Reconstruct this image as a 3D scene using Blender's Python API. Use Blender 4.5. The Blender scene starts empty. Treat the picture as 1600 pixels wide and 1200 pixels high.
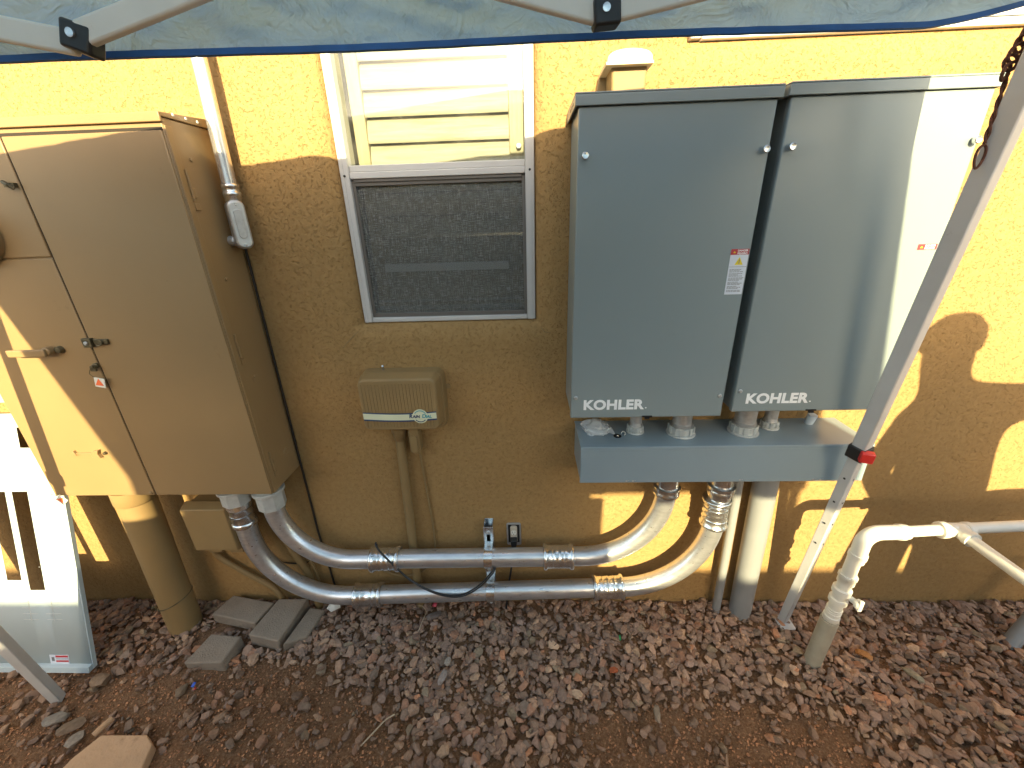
import bpy, bmesh, math, random
import numpy as np
from mathutils import Vector, Matrix
random.seed(7); rng = np.random.default_rng(7)
sc = bpy.context.scene
PI = math.pi

# ---------------------------------------------------------------- camera, sky, sun, exposure
cam_d = bpy.data.cameras.new('camera'); cam = bpy.data.objects.new('camera', cam_d)
sc.collection.objects.link(cam); sc.camera = cam
pitch, yaw, roll = .387102, .039881, .032362
f = Vector((-math.sin(yaw)*math.cos(pitch), math.cos(yaw)*math.cos(pitch), -math.sin(pitch)))
r0 = Vector((math.cos(yaw), math.sin(yaw), 0)); u0 = r0.cross(f)
r = math.cos(roll)*r0 - math.sin(roll)*u0; u = math.cos(roll)*u0 + math.sin(roll)*r0
M4 = Matrix((r, u, -f)).transposed().to_4x4(); M4.translation = Vector((0, -1.35, 1.609))
cam.matrix_world = M4
cam_d.sensor_width = 36; cam_d.lens = 36*638/1600; cam_d.clip_start = .02; cam_d.clip_end = 500

SUN_DIR = Vector((-.06, 1, -.40)).normalized()
elev = math.asin(-SUN_DIR.z)
w = bpy.data.worlds.new('World'); sc.world = w; w.use_nodes = True
nt = w.node_tree; bg = nt.nodes['Background']
sky = nt.nodes.new('ShaderNodeTexSky'); sky.sky_type = 'NISHITA'; sky.sun_disc = False
sky.sun_elevation = elev; sky.sun_rotation = PI - .06; sky.air_density = 1.0; sky.dust_density = 1.5; sky.ozone_density = 1.0
wb = nt.nodes.new('ShaderNodeMix'); wb.data_type = 'RGBA'; wb.blend_type = 'MULTIPLY'; wb.inputs[0].default_value = 1
wb.inputs[7].default_value = (1.05, .94, .74, 1)      # camera white balance set for the shade
nt.links.new(sky.outputs[0], wb.inputs[6]); nt.links.new(wb.outputs[2], bg.inputs[0]); bg.inputs[1].default_value = .15
sl = bpy.data.lights.new('sun', 'SUN'); so = bpy.data.objects.new('sun', sl); sc.collection.objects.link(so)
sl.energy = 3.5; sl.angle = math.radians(.55); sl.color = (1, .84, .47)
so.rotation_euler = SUN_DIR.to_track_quat('-Z', 'Y').to_euler()
vs = sc.view_settings
vs.view_transform = 'Standard'; vs.look = 'None'; vs.gamma = 1; vs.exposure = 2.16

# ---------------------------------------------------------------- materials
def new_mat(name):
    m = bpy.data.materials.new(name); m.use_nodes = True
    return m, m.node_tree, m.node_tree.nodes['Principled BSDF']
def nd(t, typ, **kw):
    n = t.nodes.new(typ)
    for k, v in kw.items(): setattr(n, k, v)
    return n
def mapping(t, scale=(1, 1, 1), rot=(0, 0, 0)):
    tc = nd(t, 'ShaderNodeTexCoord'); mp = nd(t, 'ShaderNodeMapping')
    mp.inputs['Scale'].default_value = scale; mp.inputs['Rotation'].default_value = rot
    t.links.new(tc.outputs['Object'], mp.inputs[0]); return mp.outputs[0]
def noise(t, vec, scale, detail=4, rough=.55, dist=0):
    n = nd(t, 'ShaderNodeTexNoise'); n.inputs['Scale'].default_value = scale
    n.inputs['Detail'].default_value = detail; n.inputs['Roughness'].default_value = rough
    n.inputs['Distortion'].default_value = dist
    t.links.new(vec, n.inputs['Vector']); return n.outputs['Fac']
def ramp(t, fac, stops):
    n = nd(t, 'ShaderNodeValToRGB'); e = n.color_ramp.elements
    while len(e) < len(stops): e.new(.5)
    for i, (p, c) in enumerate(stops):
        e[i].position = p; e[i].color = (*c, 1) if len(c) == 3 else c
    t.links.new(fac, n.inputs[0]); return n.outputs[0]
def math_n(t, op, a, b):
    n = nd(t, 'ShaderNodeMath', operation=op)
    for i, v in enumerate((a, b)):
        if isinstance(v, (int, float)): n.inputs[i].default_value = v
        else: t.links.new(v, n.inputs[i])
    return n.outputs[0]
def bump(t, bs, h, strength=.5, dist=.01, chain=None):
    n = nd(t, 'ShaderNodeBump'); n.inputs['Strength'].default_value = strength; n.inputs['Distance'].default_value = dist
    t.links.new(h, n.inputs['Height'])
    if chain is not None: t.links.new(chain, n.inputs['Normal'])
    t.links.new(n.outputs[0], bs.inputs['Normal']); return n.outputs[0]
def mixc(t, fac, a, b, mode='MIX'):
    n = nd(t, 'ShaderNodeMix', data_type='RGBA', blend_type=mode)
    for i, v in ((0, fac), (6, a), (7, b)):
        if isinstance(v, (int, float)): n.inputs[i].default_value = v
        elif isinstance(v, tuple): n.inputs[i].default_value = (*v, 1)
        else: t.links.new(v, n.inputs[i])
    return n.outputs[2]
def paint(name, c, rough=.5, metal=0, var=.12, vscale=6, bscale=0, bstr=.1, bdist=.002, spec=.5, dirt=None, coat=0):
    """painted / plain surface: slow colour variation, optional speckle of dirt and fine bump"""
    m, t, b = new_mat(name)
    v = mapping(t)
    lo = tuple(x*(1-var) for x in c); hi = tuple(min(1, x*(1+var)) for x in c)
    col = ramp(t, noise(t, v, vscale, 5), [(.3, lo), (.7, hi)])
    if dirt:
        k = ramp(t, noise(t, v, dirt[1], 6, .7), [(dirt[2], (0, 0, 0)), (dirt[2]+.12, (1, 1, 1))])
        col = mixc(t, k, col, dirt[0])
    t.links.new(col, b.inputs['Base Color'])
    b.inputs['Roughness'].default_value = rough
    b.inputs['Metallic'].default_value = metal
    b.inputs['Specular IOR Level'].default_value = spec
    b.inputs['Coat Weight'].default_value = coat
    if bscale: bump(t, b, noise(t, v, bscale, 3), bstr, bdist)
    return m

def stucco():
    m, t, b = new_mat('stucco')
    v = mapping(t)
    big = noise(t, v, 2.2, 4)
    col = ramp(t, big, [(.3, (.315, .192, .076)), (.7, (.360, .222, .090))])
    fine = noise(t, v, 60, 5, .6)
    col = mixc(t, .35, col, ramp(t, fine, [(.35, (.25, .150, .056)), (.6, (.38, .238, .098))]))
    # lace-like trowelled skin: warped noise with flat tops and narrow pits
    warp = noise(t, v, 26, 2)
    v2 = nd(t, 'ShaderNodeVectorMath', operation='ADD')
    t.links.new(v, v2.inputs[0])
    sc_ = nd(t, 'ShaderNodeVectorMath', operation='SCALE'); sc_.inputs['Scale'].default_value = .02
    nn = nd(t, 'ShaderNodeTexNoise'); nn.inputs['Scale'].default_value = 45; t.links.new(v, nn.inputs['Vector'])
    t.links.new(nn.outputs['Color'], sc_.inputs[0]); t.links.new(sc_.outputs[0], v2.inputs[1])
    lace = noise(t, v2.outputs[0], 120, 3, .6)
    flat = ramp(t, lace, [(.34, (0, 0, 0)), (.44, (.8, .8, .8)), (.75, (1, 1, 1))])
    # the lower wall is floated smoother than the upper
    sep = nd(t, 'ShaderNodeSeparateXYZ'); t.links.new(v, sep.inputs[0])
    mr = nd(t, 'ShaderNodeMapRange'); mr.inputs[1].default_value = .3; mr.inputs[2].default_value = 1.7
    mr.inputs[3].default_value = .45; mr.inputs[4].default_value = 1.0
    t.links.new(sep.outputs[2], mr.inputs[0])
    h = math_n(t, 'MULTIPLY', flat, mr.outputs[0])
    h2 = math_n(t, 'ADD', h, math_n(t, 'MULTIPLY', fine, .5))
    col = mixc(t, ramp(t, lace, [(.28, (.55,)*3), (.40, (0, 0, 0))]), col, (.20, .105, .03))  # shade inside the pits is painted into the base colour
    b.inputs['Roughness'].default_value = .85; b.inputs['Specular IOR Level'].default_value = .25
    n1 = bump(t, b, h2, .75, .0042)
    bump(t, b, warp, .55, .008, n1)
    # base colour carries the darkened pits
    t.links.new(col, b.inputs['Base Color'])
    return m

def metal(name, c, rough=.3, streak=(1, 1, 1), scr=.5, vs_=14, mtl=1.0):
    m, t, b = new_mat(name)
    v = mapping(t, streak)
    n = noise(t, v, vs_, 5, .65)
    t.links.new(ramp(t, n, [(.3, tuple(x*.84 for x in c)), (.5, c), (.75, tuple(min(1, x*1.12) for x in c))]), b.inputs['Base Color'])
    t.links.new(ramp(t, noise(t, v, vs_*1.3, 2), [(.1, (rough*.8,)*3), (.9, (rough*1.25,)*3)]), b.inputs['Roughness'])
    b.inputs['Metallic'].default_value = mtl
    v2 = mapping(t, tuple(x*1.0 for x in streak))
    bump(t, b, noise(t, v2, 40, 5, .7), .12*scr, .002)
    return m

def ground_mat():
    m, t, b = new_mat('dirt'); v = mapping(t)
    c1 = ramp(t, noise(t, v, 3, 6, .6), [(.3, (.165, .088, .046)), (.7, (.28, .160, .090))])
    c2 = ramp(t, noise(t, v, 120, 6, .7), [(.35, (.10, .052, .026)), (.55, (.24, .135, .075)), (.72, (.42, .29, .19))])
    t.links.new(mixc(t, .6, c1, c2), b.inputs['Base Color'])
    b.inputs['Roughness'].default_value = .95; b.inputs['Specular IOR Level'].default_value = .15
    n1 = bump(t, b, noise(t, v, 60, 8, .75), .9, .012)
    bump(t, b, noise(t, v, 260, 4, .7), .8, .004, n1)
    return m

def stone_mat(name, attr=True, c=(.2, .16, .13)):
    m, t, b = new_mat(name); v = mapping(t)
    if attr:
        a = nd(t, 'ShaderNodeAttribute'); a.attribute_name = 'tint'; base = a.outputs['Color']
    else:
        base = ramp(t, noise(t, v, 8, 5), [(.3, tuple(x*.8 for x in c)), (.7, tuple(x*1.15 for x in c))])
    n = ramp(t, noise(t, v, 110, 6, .7), [(.3, (.62, .60, .58)), (.7, (1.0, 1.0, 1.0))])
    t.links.new(mixc(t, 1.0, base, n, 'MULTIPLY'), b.inputs['Base Color'])
    b.inputs['Roughness'].default_value = .82; b.inputs['Specular IOR Level'].default_value = .3
    bump(t, b, noise(t, v, 150, 5, .7), .35, .002)
    return m

def fabric_mat():
    m, t, b = new_mat('canopy_cloth'); v = mapping(t)
    out = t.nodes['Material Output']
    col = ramp(t, noise(t, v, 1.8, 3), [(.38, (.28, .44, .68)), (.62, (.68, .71, .76))])
    t.links.new(col, b.inputs['Base Color']); b.inputs['Roughness'].default_value = .32
    tr = nd(t, 'ShaderNodeBsdfTranslucent'); tr.inputs[0].default_value = (.30, .50, .80, 1)
    mx = nd(t, 'ShaderNodeMixShader'); mx.inputs[0].default_value = .42
    t.links.new(b.outputs[0], mx.inputs[1]); t.links.new(tr.outputs[0], mx.inputs[2]); t.links.new(mx.outputs[0], out.inputs[0])
    h = noise(t, v, 7, 3, .55, 2.6)
    cr_ = math_n(t, 'ABSOLUTE', math_n(t, 'SUBTRACT', noise(t, v, 11, 4, .6, 1.2), .5), 0)
    n1 = bump(t, b, h, .8, .03)
    bump(t, b, cr_, 1.0, .035, n1)
    return m

def glass_mat():
    m, t, b = new_mat('glass'); out = t.nodes['Material Output']
    v = mapping(t)
    tr = nd(t, 'ShaderNodeBsdfTransparent'); tr.inputs[0].default_value = (.86, .9, .9, 1)
    gl = nd(t, 'ShaderNodeBsdfGlossy'); gl.inputs['Roughness'].default_value = .02
    fr = nd(t, 'ShaderNodeFresnel'); fr.inputs[0].default_value = 1.5
    mx = nd(t, 'ShaderNodeMixShader')
    t.links.new(math_n(t, 'ADD', math_n(t, 'MULTIPLY', fr.outputs[0], .9), .01), mx.inputs[0])
    t.links.new(tr.outputs[0], mx.inputs[1]); t.links.new(gl.outputs[0], mx.inputs[2])
    # dusty film, thicker in patches
    df = nd(t, 'ShaderNodeBsdfDiffuse'); df.inputs[0].default_value = (.6, .56, .48, 1)
    mx2 = nd(t, 'ShaderNodeMixShader')
    t.links.new(ramp(t, noise(t, v, 7, 6, .7), [(.45, (.01,)*3), (.72, (.07,)*3)]), mx2.inputs[0])
    t.links.new(mx.outputs[0], mx2.inputs[1]); t.links.new(df.outputs[0], mx2.inputs[2])
    t.links.new(mx2.outputs[0], out.inputs[0]); return m

def screen_mat():
    m, t, b = new_mat('insect_screen'); out = t.nodes['Material Output']
    v1 = mapping(t, (520, 1, 30)); v2 = mapping(t, (45, 1, 520))
    a = noise(t, v1, 1, 2); c = noise(t, v2, 1, 2)
    k = math_n(t, 'ADD', a, c)
    col = ramp(t, math_n(t, 'MULTIPLY', k, .5), [(.36, (.045, .048, .046)), (.51, (.13, .136, .13)), (.66, (.32, .33, .31))])
    t.links.new(col, b.inputs['Base Color']); b.inputs['Roughness'].default_value = .6
    tr = nd(t, 'ShaderNodeBsdfTransparent')
    mx = nd(t, 'ShaderNodeMixShader'); mx.inputs[0].default_value = .62
    t.links.new(tr.outputs[0], mx.inputs[1]); t.links.new(b.outputs[0], mx.inputs[2]); t.links.new(mx.outputs[0], out.inputs[0])
    return m

def wood_mat(name, c1, c2, sc_=(2, 30, 30)):
    m, t, b = new_mat(name); v = mapping(t, sc_)
    t.links.new(ramp(t, noise(t, v, 3, 6, .65, .6), [(.3, c1), (.7, c2)]), b.inputs['Base Color'])
    b.inputs['Roughness'].default_value = .5
    return m

MAT = dict(
    stucco=stucco(), dirt=ground_mat(), pebble=stone_mat('pebble_stone'),
    tan=paint('tan_enamel', (.268, .174, .082), .42, var=.06, vscale=3, bscale=160, bstr=.12, bdist=.001, dirt=((.22, .14, .065), 14, .66)),
    tan_flat=paint('tan_wall_paint', (.250, .165, .070), .6, var=.08, vscale=5, bscale=200, bstr=.15, bdist=.001),
    gap=paint('dark_gap', (.02, .013, .008), .8),
    grey=paint('grey_enamel', (.215, .258, .268), .30, var=.04, vscale=2, bscale=220, bstr=.05, bdist=.0006),
    grey_light=paint('grey_trough_enamel', (.235, .30, .34), .28, var=.05, vscale=3, bscale=200, bstr=.05, bdist=.0006),
    white=paint('white_lettering', (.82, .84, .86), .5, var=.02),
    emt=metal('galvanised_tube', (.66, .68, .71), .30, (1.2, 6, 6), .12, 14, .82),
    emt_v=metal('galvanised_tube_vertical', (.70, .70, .72), .24, (9, 9, 1.2), .12, 14, .85),
    fitting=metal('bright_zinc_fitting', (.72, .74, .76), .22, (1, 1, 1), .15, 30, .95),
    cast=metal('cast_zinc', (.50, .50, .50), .42, (1, 1, 1), .6, 60, .7),
    zinc=paint('dull_zinc', (.55, .57, .56), .5, metal=.35, var=.1, vscale=40),
    vinyl=paint('window_vinyl', (.52, .51, .50), .5, var=.05, vscale=9),
    sash=paint('bronze_sash', (.12, .11, .10), .45, var=.1),
    glass=glass_mat(), screen=screen_mat(),
    shutter=wood_mat('shutter_wood', (.30, .25, .17), (.50, .43, .32)),
    stile=wood_mat('shutter_stile_wood', (.34, .27, .16), (.52, .42, .27), (30, 30, 2)),
    room=paint('room_wall', (.12, .11, .10), .9),
    cloth=fabric_mat(), hem=paint('blue_hem', (.022, .11, .34), .6, var=.15, vscale=20),
    bar=paint('cream_frame_enamel', (.76, .73, .66), .38, var=.05, vscale=12, dirt=((.34, .30, .24), 30, .68)),
    leg=paint('pale_grey_leg_enamel', (.54, .54, .54), .38, var=.05, vscale=12, dirt=((.3, .28, .26), 30, .66)),
    black=paint('black_plastic', (.014, .014, .015), .42, var=.2, vscale=20),
    red=paint('red_plastic', (.62, .035, .03), .4, var=.08),
    pvc=paint('white_pvc', (.66, .64, .58), .4, var=.06, vscale=14, dirt=((.42, .36, .27), 22, .66)),
    pvc_old=paint('weathered_pvc', (.36, .33, .26), .6, var=.15, vscale=14, dirt=((.16, .11, .07), 16, .60)),
    pvc_grey=paint('grey_pvc', (.225, .235, .245), .45, var=.06, vscale=8, dirt=((.2, .18, .15), 12, .68)),
    panel=paint('pale_grey_panel', (.44, .52, .55), .38, var=.06, vscale=3, bscale=150, bstr=.05, bdist=.001, dirt=((.30, .33, .33), 11, .66)),
    paver=paint('concrete_paver', (.26, .205, .155), .92, var=.16, vscale=9, bscale=180, bstr=.9, bdist=.004, dirt=((.13, .10, .075), 8, .60)),
    slab=paint('sandstone', (.46, .29, .17), .9, var=.12, vscale=6, bscale=60, bstr=.6, bdist=.006, dirt=((.27, .15, .08), 9, .62)),
    orange=paint('orange_tag', (.80, .16, .05), .5, var=.1, vscale=60),
    tagwhite=paint('tag_white', (.7, .68, .62), .5, var=.06, vscale=60),
    cream=paint('cream_label', (.62, .64, .46), .5, var=.04), navy=paint('navy_ink', (.02, .05, .13), .5, var=.04),
    teal=paint('teal_ink', (.07, .33, .38), .5, var=.04), dred=paint('danger_red', (.42, .03, .04), .5, var=.04),
    yellow=paint('warning_yellow', (.75, .58, .02), .5, var=.04), ink=paint('grey_ink', (.16, .17, .18), .6, var=.2, vscale=90),
    label=paint('label_white', (.62, .66, .74), .45, var=.03), lampwhite=paint('cream_plastic_hood', (.62, .50, .32), .5, var=.06),
    rope=paint('rusty_brown_rope', (.085, .030, .018), .85, var=.4, vscale=120, bscale=400, bstr=1, bdist=.002),
    brass=paint('dull_brass', (.12, .10, .06), .5, metal=.7, var=.3, vscale=60),
    plug=paint('beige_plastic', (.50, .43, .34), .5, var=.05), bag=None,
    block=None, crate=wood_mat('crate_pine', (.30, .19, .10), (.46, .32, .18)),
    blue=paint('blue_scrap', (.03, .10, .5), .5), green=paint('green_scrap', (.02, .28, .08), .5), pink=paint('pink_scrap', (.5, .06, .09), .5),
    twig=paint('dry_twig', (.42, .32, .22), .8, var=.2, vscale=50), leaf=paint('dry_grass_green', (.10, .15, .04), .7, var=.3),
    bluepipe=paint('bluish_pvc', (.46, .53, .60), .4),
    skin=paint('skin', (.45, .27, .18), .5), shirt=paint('work_shirt', (.12, .16, .25), .8, bscale=90, bstr=.3),
)
def bag_mat():
    m, t, b = new_mat('thin_plastic_film'); out = t.nodes['Material Output']
    b.inputs['Base Color'].default_value = (.75, .78, .80, 1); b.inputs['Roughness'].default_value = .18
    tr = nd(t, 'ShaderNodeBsdfTransparent'); mx = nd(t, 'ShaderNodeMixShader'); mx.inputs[0].default_value = .55
    t.links.new(tr.outputs[0], mx.inputs[1]); t.links.new(b.outputs[0], mx.inputs[2]); t.links.new(mx.outputs[0], out.inputs[0]); return m
MAT['bag'] = bag_mat()
def block_mat():
    m, t, b = new_mat('concrete_block'); v = mapping(t, (1, 1, 1), (PI/2, 0, 0))
    br = nd(t, 'ShaderNodeTexBrick'); t.links.new(v, br.inputs['Vector']); br.inputs['Scale'].default_value = 1
    br.inputs['Brick Width'].default_value = .4; br.inputs['Row Height'].default_value = .2; br.inputs['Mortar Size'].default_value = .006
    br.inputs['Color1'].default_value = (.36, .30, .23, 1); br.inputs['Color2'].default_value = (.31, .26, .20, 1); br.inputs['Mortar'].default_value = (.22, .19, .15, 1)
    t.links.new(br.outputs[0], b.inputs['Base Color']); b.inputs['Roughness'].default_value = .9
    bump(t, b, noise(t, v, 90, 4), .4, .005); return m
MAT['block'] = block_mat()

# ---------------------------------------------------------------- mesh helpers
class MB:
    def __init__(s): s.v = []; s.f = []
    def add(s, vs_, fs):
        o = len(s.v); s.v += [tuple(x) for x in vs_]; s.f += [tuple(i+o for i in q) for q in fs]; return s
    def box(s, x0, x1, y0, y1, z0, z1, M=None):
        vs_ = [(x, y, z) for x in (x0, x1) for y in (y0, y1) for z in (z0, z1)]
        if M is not None: vs_ = [M @ Vector(p) for p in vs_]
        return s.add(vs_, [(0, 1, 3, 2), (4, 6, 7, 5), (0, 4, 5, 1), (2, 3, 7, 6), (0, 2, 6, 4), (1, 5, 7, 3)])
    def prism(s, poly, a, b, axis='y'):
        """poly: list of 2D points (x,z for axis y; x,y for axis z; y,z for axis x) pushed from a to b"""
        n = len(poly)
        def P(p, t):
            return (p[0], t, p[1]) if axis == 'y' else (p[0], p[1], t) if axis == 'z' else (t, p[0], p[1])
        vs_ = [P(p, a) for p in poly] + [P(p, b) for p in poly]
        fs = [tuple(range(n)), tuple(range(2*n-1, n-1, -1))] + [(i, n+i, n+(i+1) % n, (i+1) % n) for i in range(n)]
        return s.add(vs_, fs)
    def tube(s, pts, rad, seg=20, cap=True, roll0=0, sq=None):
        pts = [Vector(p) for p in pts]; n = len(pts)
        rad = rad if isinstance(rad, (list, tuple)) else [rad]*n
        tang = []
        for i in range(n):
            a = pts[max(0, i-1)]; b = pts[min(n-1, i+1)]
            tang.append((b-a).normalized() if (b-a).length > 1e-9 else Vector((0, 0, 1)))
        t0 = tang[0]; ref = Vector((0, 0, 1)) if abs(t0.z) < .9 else Vector((1, 0, 0))
        nrm = (ref - t0*ref.dot(t0)).normalized(); vs_ = []
        for i in range(n):
            t = tang[i]; nrm = (nrm - t*nrm.dot(t)).normalized(); bn = t.cross(nrm)
            for k in range(seg):
                if sq: ca, sa = sq[k]
                else:
                    a = 2*PI*k/seg + roll0; ca, sa = math.cos(a), math.sin(a)
                vs_.append(pts[i] + (nrm*ca + bn*sa)*rad[i])
        fs = [(i*seg+k, i*seg+(k+1) % seg, (i+1)*seg+(k+1) % seg, (i+1)*seg+k) for i in range(n-1) for k in range(seg)]
        if cap: fs += [tuple(range(seg-1, -1, -1)), tuple((n-1)*seg+k for k in range(seg))]
        return s.add(vs_, fs)
    def lathe(s, base, axis, prof, seg=24):
        """prof: list of (distance along axis, radius)"""
        a = Vector(axis).normalized(); b = Vector(base)
        return s.tube([b + a*d + a*1e-7*i for i, (d, _) in enumerate(prof)], [q for _, q in prof], seg) if False else s._lathe(b, a, prof, seg)
    def _lathe(s, b, a, prof, seg):
        ref = Vector((0, 0, 1)) if abs(a.z) < .9 else Vector((1, 0, 0))
        n1 = (ref - a*ref.dot(a)).normalized(); n2 = a.cross(n1); vs_ = []
        for d, q in prof:
            for k in range(seg):
                t = 2*PI*k/seg; vs_.append(b + a*d + (n1*math.cos(t)+n2*math.sin(t))*q)
        m = len(prof)
        fs = [(i*seg+k, i*seg+(k+1) % seg, (i+1)*seg+(k+1) % seg, (i+1)*seg+k) for i in range(m-1) for k in range(seg)]
        fs += [tuple(range(seg-1, -1, -1)), tuple((m-1)*seg+k for k in range(seg))]
        return s.add(vs_, fs)
    def grid(s, fn, nu, nv):
        vs_ = [fn(i/nu, j/nv) for i in range(nu+1) for j in range(nv+1)]
        fs = [(i*(nv+1)+j, (i+1)*(nv+1)+j, (i+1)*(nv+1)+j+1, i*(nv+1)+j+1) for i in range(nu) for j in range(nv)]
        return s.add(vs_, fs)

WORLD = {}
def off(o):
    t = Vector((0, 0, 0))
    while o is not None: t += o.location; o = o.parent
    return t
def build(name, mb, mat, parent=None, bevel=0, seg=2, loc=None, smooth=True, label=None, ang=35):
    me = bpy.data.meshes.new(name)
    o = bpy.data.objects.new(name, me); sc.collection.objects.link(o)
    if parent is not None: o.parent = parent
    if loc is not None: o.location = Vector(loc) - (off(parent) if parent else Vector((0, 0, 0)))
    base = off(o)
    me.from_pydata([(x-base.x, y-base.y, z-base.z) for x, y, z in mb.v], [], mb.f)
    bm = bmesh.new(); bm.from_mesh(me); bmesh.ops.recalc_face_normals(bm, faces=bm.faces); bm.to_mesh(me); bm.free()
    me.materials.append(MAT[mat] if isinstance(mat, str) else mat)
    if smooth:
        me.polygons.foreach_set('use_smooth', [True]*len(me.polygons)); me.set_sharp_from_angle(angle=math.radians(ang))
    if not smooth: me.shade_flat()
    if bevel:
        m = o.modifiers.new('edge', 'BEVEL'); m.width = bevel; m.segments = seg; m.limit_method = 'ANGLE'; m.angle_limit = math.radians(40)
        m.harden_normals = False
    if label: o['label'] = label
    return o
def tag(o, label=None, cat=None, group=None, kind=None):
    if label: o['label'] = label
    if cat: o['category'] = cat
    if group: o['group'] = group
    if kind: o['kind'] = kind
    return o
def thing(name, loc, label, cat, group=None):
    o = bpy.data.objects.new(name, None); sc.collection.objects.link(o); o.location = loc
    o.empty_display_size = .05
    return tag(o, label, cat, group)
def copy_tree(o, parent=None):
    c = o.copy(); sc.collection.objects.link(c)
    if parent is not None: c.parent = parent
    for ch in [q for q in list(sc.collection.objects) if q.parent == o and q != c]: copy_tree(ch, c)
    return c
def fillet(pts, radii, n=14):
    pts = [Vector(p) for p in pts]; out = [pts[0]]
    for i in range(1, len(pts)-1):
        p, a, b = pts[i], (pts[i-1]-pts[i]).normalized(), (pts[i+1]-pts[i]).normalized()
        R = radii[i-1]; th = a.angle(b); tl = R/math.tan(th/2)
        c = p + (a+b).normalized()*(R/math.sin(th/2)); s0 = p+a*tl-c; s1 = p+b*tl-c
        tot = s0.angle(s1)
        for k in range(n+1):
            q = k/n; v = (s0*math.sin((1-q)*tot) + s1*math.sin(q*tot))/math.sin(tot)
            out.append(c+v)
    out.append(pts[-1]); return out
def rrect(x0, x1, z0, z1, R, n=5):
    p = []
    for cx, cz, a0 in ((x1-R, z1-R, 0), (x0+R, z1-R, PI/2), (x0+R, z0+R, PI), (x1-R, z0+R, 1.5*PI)):
        for k in range(n+1):
            a = a0+PI/2*k/n; p.append((cx+R*math.cos(a), cz+R*math.sin(a)))
    return p
def text_mb(s, size, x, y, z, bold=.0, shear=0, spacing=1.0, sx=1.0, depth=.0006, align='LEFT'):
    """words as real raised lettering standing on a plane that faces -y"""
    cu = bpy.data.curves.new('words', 'FONT'); cu.body = s; cu.size = size; cu.offset = bold; cu.shear = shear
    cu.space_character = spacing; cu.extrude = depth; cu.align_x = align; cu.resolution_u = 4
    ob = bpy.data.objects.new('words', cu); sc.collection.objects.link(ob)
    dg = bpy.context.evaluated_depsgraph_get(); me = bpy.data.meshes.new_from_object(ob.evaluated_get(dg))
    mb = MB(); mb.add([(x + v.co.x*sx, y - v.co.z, z + v.co.y) for v in me.vertices], [tuple(p.vertices) for p in me.polygons])
    bpy.data.objects.remove(ob); bpy.data.curves.remove(cu); bpy.data.meshes.remove(me)
    return mb
def screw(name, x, y, z, R, mat, parent, d=(0, -1, 0), t=.004):
    return build(name, MB().lathe((x, y, z), d, [(0, R), (t*.6, R), (t, R*.7)], 14), mat, parent)

# ---------------------------------------------------------------- ground
def gh(x, y):
    """terrain height: gravel lies at about z = 0, dirt a little lower, dug over at the left"""
    h = -.012 + .010*np.sin(x*3.1+1)*np.sin(y*4.3+.5) + .006*np.sin(x*9.7)*np.cos(y*11.3)
    h = h + .010*np.exp(-((x+.9)**2/.10 + (y+.55)**2/.03)) + .012*np.exp(-((x+1.45)**2/.02+(y+.40)**2/.01))
    h = h - .018*np.exp(-((x-.55)**2/.08+(y+.55)**2/.02))
    h = np.where(y > -.03, np.minimum(h, -.006), h)
    return h
xs = np.concatenate([[-80, -20, -6], np.arange(-3, 3.001, .03), [6, 20, 80]])
ys = np.concatenate([[-80, -30, -12, -6, -4], np.arange(-2.6, .121, .03), [6, 30, 80]])
mb = MB()
nx, ny = len(xs), len(ys)
X, Yg = np.meshgrid(xs, ys, indexing='ij'); Zg = gh(np.clip(X, -3, 3), np.clip(Yg, -2.6, .1))
jit = rng.normal(0, .0035, X.shape) * ((abs(X) < 3) & (Yg > -2.6) & (Yg < -.02))
Zg = Zg + jit
mb.v = list(zip(X.ravel().tolist(), Yg.ravel().tolist(), Zg.ravel().tolist()))
mb.f = [(i*ny+j, (i+1)*ny+j, (i+1)*ny+j+1, i*ny+j+1) for i in range(nx-1) for j in range(ny-1)]
tag(build('ground', mb, 'dirt', ang=180), 'brown dirt ground under the gravel', kind='structure')

# ---------------------------------------------------------------- house
house = thing('stucco_house', (0, 0, 0), 'tan painted stucco house wall behind all the electrical boxes', 'house')
W1 = (-.560, .033, 1.285, 2.66); W2 = (.452, 1.95, 2.036, 2.75)
def axis_pts(lo, hi, edges, coarse, fine=.006, reach=.085):
    p = set(np.round(np.arange(lo, hi+1e-6, coarse), 4).tolist()) | {lo, hi}
    for e in edges:
        for k in np.arange(-reach, reach+1e-6, fine): p.add(round(float(e+k), 4))
        p.add(round(e, 4))
    q = sorted(v for v in p if lo <= v <= hi); out = [q[0]]
    for v in q[1:]:
        if v-out[-1] > .0015 or v in [round(e, 4) for e in edges]:
            if v-out[-1] <= .0015: out.pop()
            out.append(v)
    return out
gx = axis_pts(-4, 4.5, [W1[0], W1[1], W2[0], W2[1]], .12); gz = axis_pts(-.4, 3.1, [W1[2], W1[3], W2[2], W2[3]], .12)
def recess(x, z, W, wdt=.078, dep=.046):
    dx = max(W[0]-x, 0, x-W[1]); dz = max(W[2]-z, 0, z-W[3]); d = math.hypot(dx, dz)
    if d >= wdt: return 0
    t = 1-d/wdt; return dep*(1-math.sqrt(max(0, 1-t*t)))
mb = MB()
for x in gx:
    for z in gz: mb.v.append((x, recess(x, z, W1)+recess(x, z, W2), z))
nz = len(gz)
for i in range(len(gx)-1):
    for j in range(nz-1):
        cx, cz = (gx[i]+gx[i+1])/2, (gz[j]+gz[j+1])/2
        if any(W[0] < cx < W[1] and W[2] < cz < W[3] for W in (W1, W2)): continue
        mb.f.append((i*nz+j, (i+1)*nz+j, (i+1)*nz+j+1, i*nz+j+1))
build('wall', mb, 'stucco', house, ang=180)
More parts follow.
